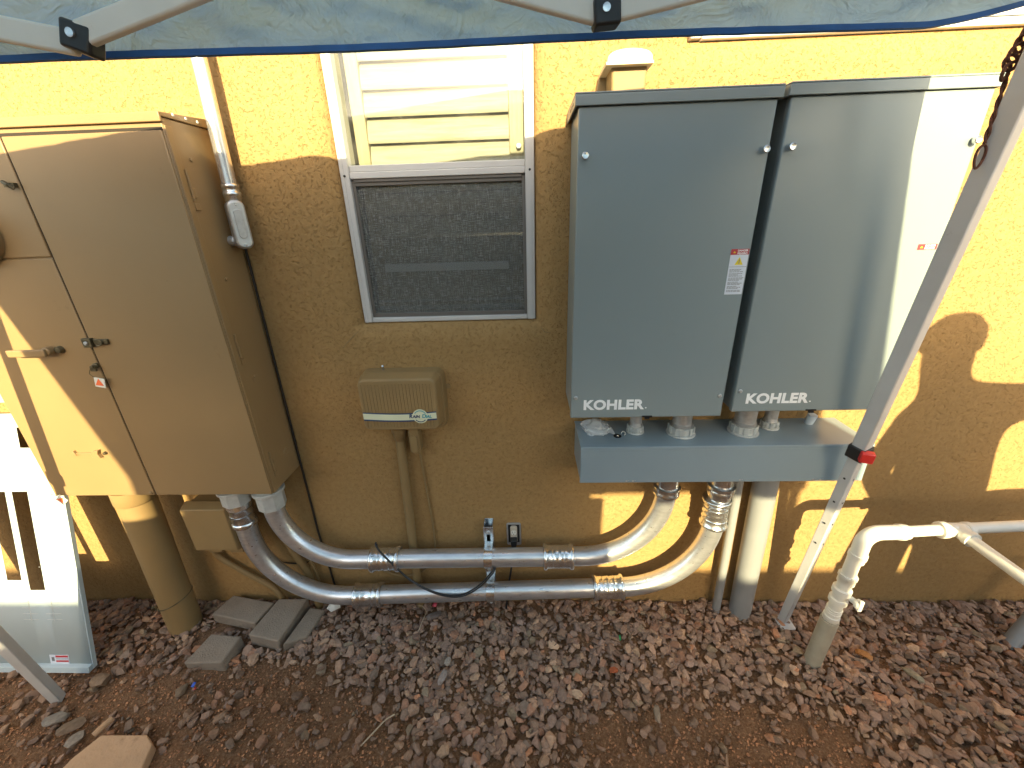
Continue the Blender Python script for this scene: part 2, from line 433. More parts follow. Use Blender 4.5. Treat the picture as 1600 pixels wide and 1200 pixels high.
mb = MB().box(-4, -3.8, .02, 5, -.4, 3.1).box(4.3, 4.5, .02, 5, -.4, 3.1).box(-4, 4.5, 5.0, 5.2, -.4, 3.1)
build('side_wall', mb, 'stucco', house)
build('roof', MB().box(-4.1, 4.6, -.12, 5.3, 3.1, 3.3), 'tan_flat', house, .01)
build('room_partition', MB().box(-3.8, 4.3, .9, 1.0, -.3, 3.09), 'room', house)

def window(W, yf, mid, lower):
    x0, x1, z0, z1 = W; j = .028
    fr = MB()
    fr.box(x0, x0+j, yf, yf+.07, z0, z1).box(x1-j, x1, yf, yf+.07, z0, z1)
    fr.box(x0+j, x1-j, yf+.002, yf+.07, z0, z0+.016).box(x0+j, x1-j, yf+.002, yf+.07, z1-j, z1)
    wn = build('window', fr, 'vinyl', house, .003)
    for a_ in (x0+.010, x1-.013): build('frame_lip', MB().box(a_, a_+.003, yf-.002, yf, z0, z1), 'vinyl', wn)
    return wn
n0_ = len(bpy.data.objects); w1 = window(W1, .018, 0, 0); x0, x1, z0, z1 = W1
mb = MB().box(x0+.028, x1-.028, .020, .065, 1.732, 1.751).box(x0+.028, x1-.028, .026, .065, 1.7512, 1.770)
build('meeting_rail', mb, 'vinyl', w1, .0025)
mb = MB().box(x0+.028, x0+.038, .030, .05, 1.301, 1.7318).box(x1-.038, x1-.028, .030, .05, 1.301, 1.7318)
mb.box(x0+.038, x1-.038, .028, .05, 1.712, 1.7318).box(x0+.038, x1-.038, .028, .05, 1.301, 1.315)
mb.box(x0+.038, x1-.038, .024, .05, 1.7225, 1.7318)
build('screen_frame', mb, 'sash', w1, .0015)
def scr(a, b):
    return (x0+.038+(x1-x0-.076)*a, .036+.0022*math.sin(a*9)*math.sin(b*7), 1.315+.397*b)
build('insect_screen', MB().grid(scr, 24, 18), 'screen', w1)
build('pane', MB().box(x0+.028, x1-.028, .050, .054, 1.770, 2.63), 'glass', w1)
build('pane', MB().box(x0+.030, x1-.030, .0605, .0645, 1.302, 1.7318), 'glass', w1)
mb = MB().box(x0+.045, x1-.045, .0655, .075, 1.345, 1.352).box(x0+.045, x1-.045, .0655, .080, 1.318, 1.330)
build('lower_sash_rail', mb, 'vinyl', w1)
for sx in (x0+.014, x1-.014): screw('screw', sx, .0178, 1.741, .0035, 'black', w1)
w1.location.y += .012
w2 = window(W2, .018, 0, 0)
build('bottom_track', MB().box(W2[0]+.028, W2[1]-.028, .010, .05, W2[2]-.004, W2[2]+.010).box(W2[0]+.028, W2[1]-.028, .016, .05, W2[2]+.019, W2[2]+.050), 'white', w2, .002)
build('pane', MB().box(W2[0]+.028, W2[1]-.028, .052, .056, W2[2]+.05, W2[3]-.03), 'glass', w2)
# sill corner beads: rough stucco return lines under the window
crk2 = MB(); crk = MB().tube([(-.575, .0005, 1.262), (-.60, -.001, 1.243), (-.618, -.0005, 1.226), (-.640, -.0005, 1.205)], [.0006, .0016, .0016, .0005], 6)
crk2.tube([(.05, .0005, 1.263), (.062, -.001, 1.247), (.085, -.0008, 1.243)], [.0006, .0015, .0005], 6)
build('stucco_crack', crk, 'tan_flat', house); build('stucco_crack', crk2, 'tan_flat', house)

# plantation shutters inside
sh = thing('window_shutter', (-.25, .12, 1.28), 'cream wooden louvred shutters hanging inside the tall window', 'shutter')
for a, b in ((-.522, -.482), (-.042, .022)):
    build('stile', MB().box(a, b, .100, .128, 1.22, 2.7), 'stile', sh, .003)
k = 0; z = 1.235
while z < 2.62:
    zz = z
    mb = MB(); a = math.radians(13)
    prof = []
    for q in range(13):
        t = -1+2*q/12; prof.append((.113 + t*.036*math.sin(a) - .0055*math.sqrt(max(0, 1-t*t)), zz + t*.0352*math.cos(a)))
    for q in range(11, 0, -1):
        t = -1+2*q/12; prof.append((.113 + t*.036*math.sin(a) + .0055*math.sqrt(max(0, 1-t*t)), zz + t*.0352*math.cos(a)))
    mb.prism(prof, -.4815, -.0425, 'x')
    build('louver', mb, 'shutter', sh)
    z += .0705
build('shutter_knob', MB().lathe((-.013, .0995, 1.812), (0, -1, 0), [(0, .005), (.006, .005), (.008, .0085), (.014, .007), (.016, .003)], 16), 'white', sh)
build('white_strip', MB().box(-.478, -.055, .076, .098, 1.448, 1.474), 'white', sh, .002)  # plain white board behind the lower pane, added to show as a pale strip

# ---------------------------------------------------------------- boundary wall; added crate, box and bin (all throw the low shade)
tag(build('block_wall', MB().box(-14, 14, -5.2, -5.0, -.3, 2.15).box(-14.02, 14.02, -5.22, -4.98, 2.151, 2.17), 'block'),
    'long grey concrete block garden wall at the far side of the yard', 'wall')
c3 = thing('shade_box', (-1.4, -2.3, 0), 'unseen low box added left of the crate to shade the lower wall', 'box')  # added out of view, sized to darken the wall around the fat pipe
build('box_panel', MB().box(-1.585, -1.215, -2.6, -2.05, 0, 1.36), 'crate', c3, .004)
build('rope_handle', MB().tube([(-1.52, -2.045, 1.1), (-1.50, -2.02, 1.04), (-1.46, -2.015, 1.02), (-1.42, -2.02, 1.04), (-1.40, -2.045, 1.1)], .008, 8), 'rope', c3)
wbn = thing('shade_bin', (1.93, -1.15, 0), 'unseen dark bin added beside the co-worker to shade the lower wall', 'bin')  # added out of view to darken the wall right of the co-worker's legs
build('bin_body', MB().lathe((1.93, -1.15, .03), (0, 0, 1), [(0, .19), (.85, .25), (.86, .27), (.89, .27)], 28), 'black', wbn)
build('bin_lid', MB().lathe((1.93, -1.15, .922), (0, 0, 1), [(0, .275), (.02, .27), (.05, .18), (.06, .04)], 28), 'black', wbn)
cr = thing('shade_crate', (-.45, -2.4, 0), 'unseen large crate added under the canopy to shade the lower wall', 'crate')  # added out of view, stands in for whatever shades the wall below the canopy
build('crate_panel', MB().box(-1.20, .37, -2.85, -2.05, .1, 1.47), 'crate', cr, .004)
mb = MB()
for x in (-1.21, -.47, .33): build('batten', MB().box(x, x+.09, -2.05, -2.02, .0, 1.37), 'crate', cr, .003)
for a_ in (1.38, .1): build('batten', MB().box(-1.21, .42, -2.02, -1.998, a_, a_+.09), 'crate', cr, .003)
for a_ in (-1.25, -.5, .25): build('skid', MB().box(a_, a_+.1, -2.84, -2.06, 0, .098), 'crate', cr, .003)

# ---------------------------------------------------------------- tan service cabinet
cab = thing('service_cabinet', (-1.30, -.1, .728), 'wide tan painted metal electrical service cabinet fixed to wall at left', 'electrical cabinet')
build('body', MB().box(-1.703, -.900, -.184, -.002, .730, 1.868), 'tan', cab, .004)
# sloping rain cap with front lip
cp = MB().prism([(-.192, 1.856), (-.192, 1.878), (-.003, 1.894), (-.003, 1.8685), (-.1845, 1.8685), (-.1845, 1.856)], -1.708, -.896, 'x')
build('rain_cap', cp, 'tan', cab, .002)
for y in (-.145, -.102, -.060):
    build('cap_hole', MB().lathe((-.8955, y, 1.878), (1, 0, 0), [(0, .004), (.002, .003)], 10), 'tagwhite', cab)  # bright holes in the cap side, their white put on as small discs
d1 = build('door', MB().box(-1.324, -.903, -.190, -.1842, .732, 1.838), 'tan', cab, .0025)
d2 = build('door', MB().box(-1.700, -1.329, -.190, -.1842, .732, 1.541), 'tan', cab, .0025)
d3 = build('meter_cover', MB().box(-1.700, -1.329, -.190, -.1842, 1.545, 1.838), 'tan', cab, .0025)
build('door_gap', MB().box(-1.3292, -1.3238, -.1865, -.1838, .732, 1.838).box(-1.70, -.903, -.1862, -.1838, 1.838, 1.8455), 'gap', cab)
# meter socket ring at far left
mr_ = build('meter_ring', MB().lathe((-1.53, -.190, 1.612), (0, -1, 0), [(0, .088), (.016, .088), (.020, .080), (.012, .074), (.0125, .02)], 40), 'tan', d3)
build('meter_glass', MB().lathe((-1.53, -.2027, 1.612), (0, -1, 0), [(0, .072), (.05, .068), (.062, .055), (.066, .02)], 32), 'black', d3)
# side door flange, hinges, screws
build('side_flange', MB().box(-.8998, -.8965, -.182, -.160, .734, 1.85), 'tan', cab, .001)
for z in (1.715, 1.265, .845):
    hg = build('hinge', MB().tube([(-.8945, -.158, z-.038), (-.8945, -.158, z+.038)], .0032, 10), 'tan', cab)
    build('hinge_tab', MB().box(-.8995, -.8960, -.158, -.140, z-.030, z-.006).box(-.8995, -.8960, -.158, -.140, z-.062, z-.044), 'tan', hg, .001)
for y, z in ((-.121, 1.779), (-.118, 1.463), (-.117, 1.149)):
    screw('side_screw', -.8998, y, z, .005, 'tan', cab, (1, 0, 0))
build('knockout', MB().lathe((-.8998, -.062, .827), (1, 0, 0), [(0, .017), (.0012, .016), (.0014, .011), (.0006, .010), (.0006, .002)], 24), 'tan', cab)
# handle on the lower left door
hd = build('handle', MB().tube([(-1.450, -.190, 1.276), (-1.450, -.214, 1.276)], .013, 16).box(-1.565, -1.445, -.222, -.212, 1.262, 1.284), 'tan', d2, .003)
build('keeper', MB().lathe((-1.425, -.190, 1.276), (0, -1, 0), [(0, .012), (.012, .010), (.013, .004)], 14), 'brass', d2)
# turning latch like an arrow
mb = MB().box(-1.545, -1.462, -.196, -.190, .905, .911)
mb.prism([(-1.560, .903), (-1.535, .903), (-1.541, .921)], -.199, -.190)
mb.prism([(-1.478, .896), (-1.450, .894), (-1.456, .908), (-1.450, .924), (-1.470, .920), (-1.480, .911)], -.202, -.190)
build('latch', mb, 'tan', d2, .001)
build('latch_bolt', MB().lathe((-1.437, -.19, .909), (0, -1, 0), [(0, .006), (.008, .005), (.009, .002)], 10), 'brass', d2)
# hasp across the seam
hs = build('hasp', MB().box(-1.336, -1.308, -.204, -.190, 1.283, 1.311).box(-1.305, -1.262, -.198, -.190, 1.290, 1.306), 'brass', cab, .002)
build('hasp_ring', MB().tube([(-1.292+.016*math.cos(a), -.201, 1.298+.010*math.sin(a)) for a in np.linspace(-1.9, 1.9, 16)], .0022, 8), 'brass', hs)
screw('hasp_bolt', -1.322, -.204, 1.297, .006, 'cast', hs)
build('lock_stud', MB().lathe((-1.335, -.190, 1.222), (0, -1, 0), [(0, .009), (.006, .009), (.008, .006), (.018, .005), (.019, .002)], 12).box(-1.343, -1.327, -.206, -.200, 1.208, 1.222), 'brass', d2)
build('keeper', MB().box(-1.362, -1.334, -.200, -.190, 1.722, 1.732).tube([(-1.362, -.198, 1.735), (-1.345, -.204, 1.727), (-1.338, -.198, 1.719)], .005, 8), 'brass', d3)
screw('door_bolt', -1.340, -.190, .742, .006, 'tan', d2)
# seal tags
def seal(name, x, y, z, lab, rot, wire):
    t = thing(name, (x, y, z), lab, 'seal tag')
    M = Matrix.Translation((x, y, z)) @ Matrix.Rotation(rot, 4, 'Y')
    build('tag_plate', MB().box(-.016, .016, -.002, 0, -.024, .008, M), 'tagwhite', t, .001)
    mb = MB(); mb.prism([(-.013, -.018), (.012, -.016), (-.002, .006)], -.0028, -.002); mb.v = [tuple(M @ Vector(p)) for p in mb.v]
    build('tag_print', mb, 'orange', t)
    build('wire', MB().tube(wire, .0009, 6), 'brass', t)
seal('seal_tag', -1.330, -.204, 1.178, 'orange and white seal tag dangling from the lock stud below the hasp', .22,
     [(-1.345, -.205, 1.214), (-1.352, -.206, 1.200), (-1.345, -.205, 1.190), (-1.332, -.2045, 1.184)])
seal('seal_tag', -1.655, -.205, .732, 'orange seal tag at the bottom left corner of the tan cabinet', .9,
     [(-1.695, -.200, .744), (-1.69, -.207, .752), (-1.675, -.207, .748), (-1.66, -.2065, .738)])

# dark control joint trim beside cabinet
tag(build('wall_cable', MB().tube([(-.893, -.008, 3.0), (-.892, -.008, 2.05), (-.889, -.007, 1.5), (-.896, -.007, .40), (-.885, -.007, .10), (-.87, -.01, -.01)], .0042, 8), 'gap'),
    'thin dark cable running down the stucco beside the tan cabinet', 'cable')

# ---------------------------------------------------------------- conduits
R = .0365
def coupling(parent, p, axis, L=.115, rr=R*1.19, name='coupling', rings=3):
    a = Vector(axis).normalized(); p = Vector(p) - a*L/2
    pr = [(0, rr*.98), (.002, rr*1.10), (.006, rr*1.15), (.013, rr*1.15), (.016, rr*1.03), (L*.30, rr), (L*.31, rr*1.05), (L*.33, rr)]
    if rings > 2: pr += [(L*.5-.003, rr), (L*.5, rr*1.04), (L*.5+.003, rr)]
    pr += [(L*.67, rr), (L*.69, rr*1.05), (L*.70, rr), (L-.016, rr*1.03), (L-.013, rr*1.15), (L-.006, rr*1.15), (L-.002, rr*1.10), (L, rr*.98)]
    return build(name, MB().lathe(p, a, pr, 36), 'fitting', parent, ang=60)
def locknut(parent, p, R0, h, n=8, mat='zinc', up=1):
    pr = [(0, R0*1.14), (h*.15, R0*1.14), (h*.16, R0*1.02), (h*.96, R0), (h, R0*.94)]
    mb = MB().lathe(p, (0, 0, up), pr[:2]+[(h*.15, R0*.9)], 30)
    mb.lathe(p, (0, 0, up), [(h*.15, R0), (h, R0), (h, R0*.8)], n)
    return build('locknut', mb, mat, parent, .0015)
c1 = thing('conduit_run', (0, -.1, .34), 'upper fat galvanised conduit run curving from the cabinet underside to the trough', 'conduit')
path = fillet([(-.983, -.10, .715), (-.983, -.10, .336), (.502, -.10, .360), (.502, -.10, .765)], [.263, .30], 20)
build('tube', MB().tube(path, R, 36), 'emt', c1, ang=60)
coupling(c1, (-.584, -.10, .3425), (1, 0, .016), .120)
coupling(c1, (.112, -.10, .3535), (1, 0, .016), .120)
build('hub', MB().lathe((-.983, -.10, .729), (0, 0, -1), [(0, .043), (.045, .043)], 30), 'zinc', c1)
locknut(c1, (-.983, -.10, .692), .049, .080, 8, up=-1)
build('connector', MB().lathe((.502, -.10, .764), (0, 0, -1), [(0, .040), (.070, .040), (.072, .047), (.080, .047), (.082, .043), (.092, .043), (.096, .046), (.106, .046), (.110, .040), (.111, .037)], 32), 'fitting', c1, ang=60)
c2 = thing('conduit_run', (0, -.1, .16), 'lower fat galvanised conduit run sweeping just above the gravel to the trough', 'conduit')
path = fillet([(-1.116, -.10, .70), (-1.116, -.10, .124), (.695, -.10, .204), (.695, -.10, .765)], [.33, .335], 20)
build('tube', MB().tube(path, R, 36), 'emt', c2, ang=60)
coupling(c2, (-.686, -.10, .1415), (1, 0, .044), .120, rings=2)
coupling(c2, (.318, -.10, .1875), (1, 0, .044), .125)
build('hub', MB().lathe((-1.116, -.10, .729), (0, 0, -1), [(0, .043), (.040, .043)], 30), 'zinc', c2)
locknut(c2, (-1.116, -.10, .700), .050, .066, 8, up=-1)
build('connector', MB().lathe((-1.116, -.10, .6335), (0, 0, -1), [(0, .044), (.010, .046), (.012, .041), (.022, .043), (.024, .0405), (.052, .0405), (.053, .043), (.056, .0405), (.086, .0405), (.088, .044), (.100, .046), (.106, .044), (.107, .037)], 36), 'fitting', c2, ang=60)
build('connector', MB().lathe((.695, -.10, .764), (0, 0, -1), [(0, .040), (.066, .040), (.068, .049), (.080, .049), (.082, .043), (.090, .047), (.100, .047), (.104, .040), (.150, .040)], 32), 'fitting', c2, ang=60)
coupling(c2, (.692, -.10, .575), (.03, 0, -1), .125)

# strut and straps
st = thing('strut_channel', (-.165, -.03, .05), 'short upright galvanised strut clamping both conduits to the wall', 'bracket')
mb = MB().box(-.187, -.184, -.055, 0, .055, .462).box(-.150, -.147, -.055, 0, .055, .462)
mb.box(-.184, -.175, -.055, -.052, .055, .462).box(-.159, -.150, -.055, -.052, .055, .462).box(-.184, -.150, -.003, 0, .055, .462)
mb.box(-.175, -.159, -.0548, -.0522, .424, .462).box(-.175, -.159, -.0548, -.0522, .055, .388)
build('channel', mb, 'fitting', st, .0008)
for zc, x in ((.349, -.1665), (.166, -.1665)):
    arc = [(-.10 - .0405*math.sin(a), zc + .0405*math.cos(a)) for a in np.linspace(-.3, PI+.3, 20)]
    mb = MB()
    outer = [(y, z) for y, z in arc]; inner = [(-.10 - .0372*math.sin(a), zc + .0372*math.cos(a)) for a in np.linspace(-.3, PI+.3, 20)]
    mb.prism(outer + inner[::-1], x-.017, x+.017, 'x')
    mb.box(x-.017, x+.017, -.092, -.055, zc+.0385, zc+.0415).box(x-.017, x+.017, -.100, -.055, zc-.0445, zc-.0415)
    mb.box(x-.015, x+.015, -.105, -.101, zc-.070, zc-.040)
    s_ = build('strap', mb, 'fitting', st, .0006)
    screw('screw', x, -.105, zc-.055, .006, 'cast', s_, t=.007)
screw('bolt', -.1665, -.052, .436, .008, 'cast', st, t=.008)


# outlet + plug
ob = thing('outlet_box', (-.067, 0, .38), 'small grey outlet box set in stucco above the upper conduit', 'outlet')
mb = MB().prism(rrect(-.096, -.036, .322, .438, .008), -.004, -.0005)
build('plate', mb, 'cast', ob, .001)
build('recess', MB().box(-.089, -.043, -.0052, -.0042, .338, .430), 'black', ob)
rc = build('receptacle', MB().prism(rrect(-.080, -.052, .345, .428, .009), -.016, -.0053), 'plug', ob, .0015)
build('receptacle_face', MB().prism(rrect(-.0775, -.0545, .388, .412, .009), -.0185, -.0162), 'tagwhite', rc, .001)
build('socket_slot', MB().box(-.0725, -.0710, -.0192, -.0187, .398, .407).box(-.0615, -.0600, -.0192, -.0187, .398, .407).lathe((-.066, -.0187, .393), (0, -1, 0), [(0, .002), (.0005, .002)], 10), 'black', rc)
pl = thing('power_plug', (-.066, -.03, .37), 'black plug pushed into the grey outlet with cord hanging behind the conduit', 'plug')
build('plug_body', MB().prism([(-.080, .380), (-.052, .380), (-.055, .352), (-.060, .342), (-.072, .342), (-.077, .352)], -.046, -.0195), 'black', pl, .003)
build('cord', MB().tube([(-.066, -.033, .345), (-.066, -.034, .31), (-.068, -.03, .27), (-.080, -.025, .22), (-.10, -.03, .10), (-.11, -.05, .0)], .0042, 10), 'black', pl)
# black cord draped
pts = [(-.600, -.125, .452), (-.592, -.139, .436), (-.54, -.142, .355), (-.485, -.142, .280), (-.41, -.144, .222), (-.337, -.146, .196), (-.27, -.146, .203), (-.203, -.144, .252), (-.160, -.140, .305), (-.143, -.125, .327), (-.138, -.08, .335)]
def smooth(pts, n=6):
    P = [Vector(p) for p in pts]; out = []
    for i in range(len(P)-1):
        a, b, c, d = P[max(0, i-1)], P[i], P[i+1], P[min(len(P)-1, i+2)]
        for k in range(n):
            t = k/n; out.append(.5*((2*b)+(c-a)*t+(2*a-5*b+4*c-d)*t*t+(3*b-a-3*c+d)*t**3))
    return out+[P[-1]]
sp = smooth(pts)
tag(build('loose_cord', MB().tube(sp, .0032, 8).tube([p+Vector((.004, -.002, -.006)) for p in sp], .0032, 8), 'black'), 'black two strand cord draped in a loop over both conduits', 'cord')

# ---------------------------------------------------------------- upper left conduit riser with pull elbow
cu = thing('conduit_riser', (-.86, -.05, 1.56), 'thin bright metal conduit coming down the wall with a cast pull elbow', 'conduit')
build('tube', MB().tube([(-.846, -.05, 3.05), (-.851, -.05, 2.0), (-.859, -.05, 1.70)], .0195, 24), 'emt_v', cu)
build('connector', MB().lathe((-.858, -.05, 1.725), (0, 0, -1), [(0, .0205), (.004, .0245), (.010, .0245), (.012, .022), (.022, .022), (.024, .025), (.032, .025), (.034, .022), (.06, .021)], 24), 'fitting', cu, ang=60)
RZ = Matrix.Translation((-.861, -.05, 0)) @ Matrix.Rotation(math.radians(42), 4, 'Z') @ Matrix.Translation((.861, .05, 0))
def rz_(mb): mb.v = [tuple(RZ @ Vector(p)) for p in mb.v]; return mb
lb = build('pull_elbow', rz_(MB().prism(rrect(-.884, -.838, 1.545, 1.680, .018), -.078, -.026)).tube([(-.88, -.05, 1.568), (-.925, -.05, 1.568)], .015, 16), 'cast', cu, .006, 3)
build('elbow_cover', rz_(MB().prism(rrect(-.880, -.842, 1.549, 1.676, .017), -.082, -.0782)), 'zinc', lb, .002)
build('cover_rib', rz_(MB().prism(rrect(-.872, -.850, 1.575, 1.655, .010), -.0845, -.0822)), 'cast', lb, .0015)
for z in (1.556, 1.669):
    q_ = RZ @ Vector((-.861, -.082, z)); screw('screw', q_.x, q_.y, z, .0035, 'fitting', lb, (.67, -.74, 0))


# ---------------------------------------------------------------- irrigation timer
tm = thing('sprinkler_timer', (-.43, 0, 1.0), 'small tan ribbed sprinkler timer box under the window', 'timer')
def taper(x0, x1, z0, z1, R0, y0, y1, ins):
    a = rrect(x0, x1, z0, z1, R0); b = rrect(x0+ins, x1-ins, z0+ins, z1-ins, R0*.85)
    n = len(a); mb = MB(); mb.v = [(p[0], y0, p[1]) for p in a] + [(p[0], y1, p[1]) for p in b]
    mb.f = [tuple(range(n)), tuple(range(2*n-1, n-1, -1))] + [(i, n+i, n+(i+1) % n, (i+1) % n) for i in range(n)]
    return mb
build('housing', taper(-.585, -.290, .905, 1.130, .03, -.001, -.045, .004), 'tan_flat', tm, .003)
lid = build('lid', taper(-.580, -.296, .922, 1.132, .028, -.0452, -.100, .010), 'tan_flat', tm, .006, 3)
ribs = MB()
for i in range(21):
    x = -.558 + i*.0116
    ribs.box(x-.0012, x+.0012, -.1022, -.0995, .945 if 0 else .944, 1.105)
build('lid_rib', ribs, 'tan_flat', lid, .0008)
# curved sticker band
def band(z0, z1, mat, y, x0=-.566, x1=-.312, nm='label_band'):
    mb = MB()
    def fz(x): return -.006*math.sin(PI*(x+.566)/.254)
    n = 16; top = [(x0+(x1-x0)*i/n, z1+fz(x0+(x1-x0)*i/n)) for i in range(n+1)]; bot = [(x, zz-(z1-z0)) for x, zz in top]
    mb.prism(top+bot[::-1], y, y+.0006); return build(nm, mb, mat, lid)
band(.972, 1.004, 'navy', -.1032); band(.978, 1.000, 'cream', -.1040)
cxl, czl = -.368, .987
build('label_disc', MB().lathe((cxl, -.1040, czl), (0, -1, 0), [(0, .0265), (.0008, .0265)], 40), 'cream', lid)
def arcring(r0, r1, a0, a1, y):
    A = np.linspace(a0, a1, 20); po = [(cxl+r1*math.cos(a), czl+r1*math.sin(a)) for a in A]; pi_ = [(cxl+r0*math.cos(a), czl+r0*math.sin(a)) for a in A]
    return MB().prism(po+pi_[::-1], y-.0004, y)
build('label_ring', arcring(.0195, .0225, .45, 2.6, -.1049), 'teal', lid)
build('label_ring', arcring(.0195, .0225, 3.8, 5.6, -.1049), 'navy', lid)
build('lettering', text_mb('R', .019, -.407, -.1055, .9815, .0007, .15, depth=.0003), 'navy', lid)
build('lettering', text_mb('AIN', .0145, -.3945, -.1055, .9815, .0006, .15, depth=.0003), 'navy', lid)
build('lettering', text_mb('D', .019, -.3625, -.1055, .9815, .0007, .15, depth=.0003), 'teal', lid)
build('lettering', text_mb('IAL', .0145, -.3495, -.1055, .9815, .0006, .15, depth=.0003), 'teal', lid)
build('mounting_tab', MB().prism(rrect(-.293, -.276, 1.046, 1.064, .005), -.003, -.0006), 'tan_flat', tm)
build('mounting_screw', MB().lathe((-.502, -.022, 1.129), (0, 0, 1), [(0, .004), (.012, .004), (.014, .006), (.018, .004)], 10), 'fitting', tm)
tp = thing('timer_pipe', (-.485, -.03, 0), 'thin tan painted pipe dropping from the sprinkler timer to the gravel', 'pipe')
build('tube', MB().tube([(-.478, -.028, .86), (-.487, -.028, .50), (-.496, -.028, .12), (-.496, -.028, -.02)], .0175, 20), 'tan_flat', tp)
build('adapter', MB().lathe((-.477, -.028, .906), (0, 0, -1), [(0, .027), (.018, .027), (.022, .023), (.05, .0215), (.052, .0176)], 20), 'tan_flat', tp, ang=60)
ad = thing('plug_adapter', (-.41, -.03, .9), 'tan oval plug adapter hanging under the sprinkler timer', 'adapter')
build('adapter_body', MB().prism(rrect(-.438, -.398, .802, .912, .019), -.050, -.008), 'tan_flat', ad, .004)
build('adapter_cap', MB().prism(rrect(-.432, -.405, .812, .885, .013), -.056, -.0502), 'tan_flat', ad, .002)
build('cord', MB().tube(smooth([(-.415, -.02, .803), (-.414, -.012, .76), (-.408, -.008, .60), (-.402, -.008, .45), (-.402, -.010, .36), (-.41, -.012, .27), (-.45, -.012, .205), (-.50, -.012, .168), (-.56, -.012, .155), (-.61, -.012, .168), (-.65, -.010, .19)]), .0042, 8), 'tan_flat', ad)

# ---------------------------------------------------------------- grey transfer switch boxes
def switch_box(x0, x1, z0, z1, label, lets, grp):
    t = thing('switch_box', (x0, 0, z0), label, 'switch box', grp)
    build('body', MB().box(x0+.004, x1-.004, -.180, -.002, z0+.002, z1-.003), 'grey', t, .003)
    fc = MB().box(x0, x1, -.200, -.1805, z0, z1-.027)
    cov = build('cover', fc, 'grey', t, .0035, 3)
    cap = MB().box(x0-.009, x1+.009, -.206, -.002, z1-.0025, z1+.0015).box(x0-.009, x1+.009, -.206, -.2015, z1-.026, z1-.0028)
    cap.box(x0-.009, x0-.0045, -.2012, -.002, z1-.026, z1-.0028).box(x1+.0045, x1+.009, -.2012, -.002, z1-.026, z1-.0028)
    cp = build('cap', cap, 'grey', t, .0015)
    build('vent_slot', MB().box(x0-.0096, x0-.0088, -.165, -.150, z1-.017, z1-.011).box(x0-.0096, x0-.0088, -.135, -.120, z1-.017, z1-.011).box(x0-.0096, x0-.0088, -.105, -.090, z1-.017, z1-.011), 'black', cp)
    for x in (x0+.018, x1-.012):
        build('thumb_screw', MB().lathe((x, -.200, z1-.131), (0, -1, 0), [(0, .004), (.006, .004), (.0065, .0085), (.014, .0085), (.0155, .007), (.0150, .003)], 18), 'fitting', cov)
    for x in (x0+.015, x1-.014):
        screw('screw', x, -.200, z0+.070, .006, 'cast', cov)
    build('lettering', lets, 'white', cov)
    build('latch', MB().box(x0+.222, x0+.252, -.2035, -.1995, z0+.002, z0+.006).box(x0+.230, x0+.244, -.206, -.2002, z0-.004, z0+.0015), 'black', cov)
    return t, cov
def kohler(x, z): 
    mb = text_mb('KOHLER', .0462, x, -.2012, z, .0019, .0, 1.05, 1.0, .0004)
    for i, v in enumerate(mb.v): pass
    k = .187/(max(v[0] for v in mb.v)-x)
    mb.v = [(x+(v[0]-x)*k, v[1], z+(v[2]-z)*.95) for v in mb.v]
    mb.lathe((x+.1925, -.2008, z+.003), (0, -1, 0), [(0, .0022), (.0008, .0022)], 12)
    return mb
g = 'grey transfer switch boxes mounted side by side on the stucco'
b1, cov1 = switch_box(.134, .597, 1.020, 1.874, 'grey switch box with the tall red topped danger sticker, left of the pair', kohler(.172, 1.0445+.006), g)
b2, cov2 = switch_box(.627, 1.083, 1.034, 1.877, 'grey switch box catching the sun down its right side, next to the canopy leg', kohler(.662, 1.058+.006), g)
# danger sticker
def sticker(cov, x0, x1, z0, z1, head, rows):
    y = -.2003
    lb_ = build('danger_label', MB().box(x0, x1, y-.0005, y, z0, z1), 'label', cov)
    build('label_header', MB().box(x0, x1, y-.0009, y-.0006, z1-head, z1), 'dred', lb_)
    wd = x1-x0
    build('label_words', text_mb('DANGER', head*.46, x0+wd*.36, y-.0012, z1-head*.44, .0002, depth=.0001), 'white', lb_)
    build('label_words', text_mb('PELIGRO', head*.46, x0+wd*.36, y-.0012, z1-head*.92, .0002, depth=.0001), 'white', lb_)
    build('label_triangle', MB().prism([(x0+wd*.12, z1-head*.7), (x0+wd*.27, z1-head*.7), (x0+wd*.195, z1-head*.35)], y-.0013, y-.001), 'yellow', lb_)
    if rows:
        tz = z1-head-.026
        build('label_triangle', MB().prism([(x0+wd*.30, tz), (x0+wd*.76, tz), (x0+wd*.53, tz+.020)], y-.0010, y-.0007), 'yellow', lb_)
        build('triangle_mark', MB().box(x0+wd*.51, x0+wd*.55, y-.0014, y-.0011, tz+.003, tz+.014), 'ink', lb_)
        ln = MB(); ln.box(x0+.001, x1-.001, y-.0009, y-.0007, tz-.0055, tz-.0047)
        z = tz-.011
        for k in range(20):
            if k % 3 == 0: z -= .0018
            x = x0+wd*.08
            end = x0+wd*random.uniform(.55, .93)
            while x < end:
                l = random.uniform(.003, .009); ln.box(x, min(x+l, x1-.003), y-.0009, y-.0007, z, z+.0014); x += l+.0012
            z -= .0031
            if z < z0+.004: break
        build('label_print', ln, 'ink', lb_)
sticker(cov1, .546, .593, 1.395, 1.514, .0145, True)
sticker(cov2, 1.024, 1.072, 1.499, 1.513, .0140, False)

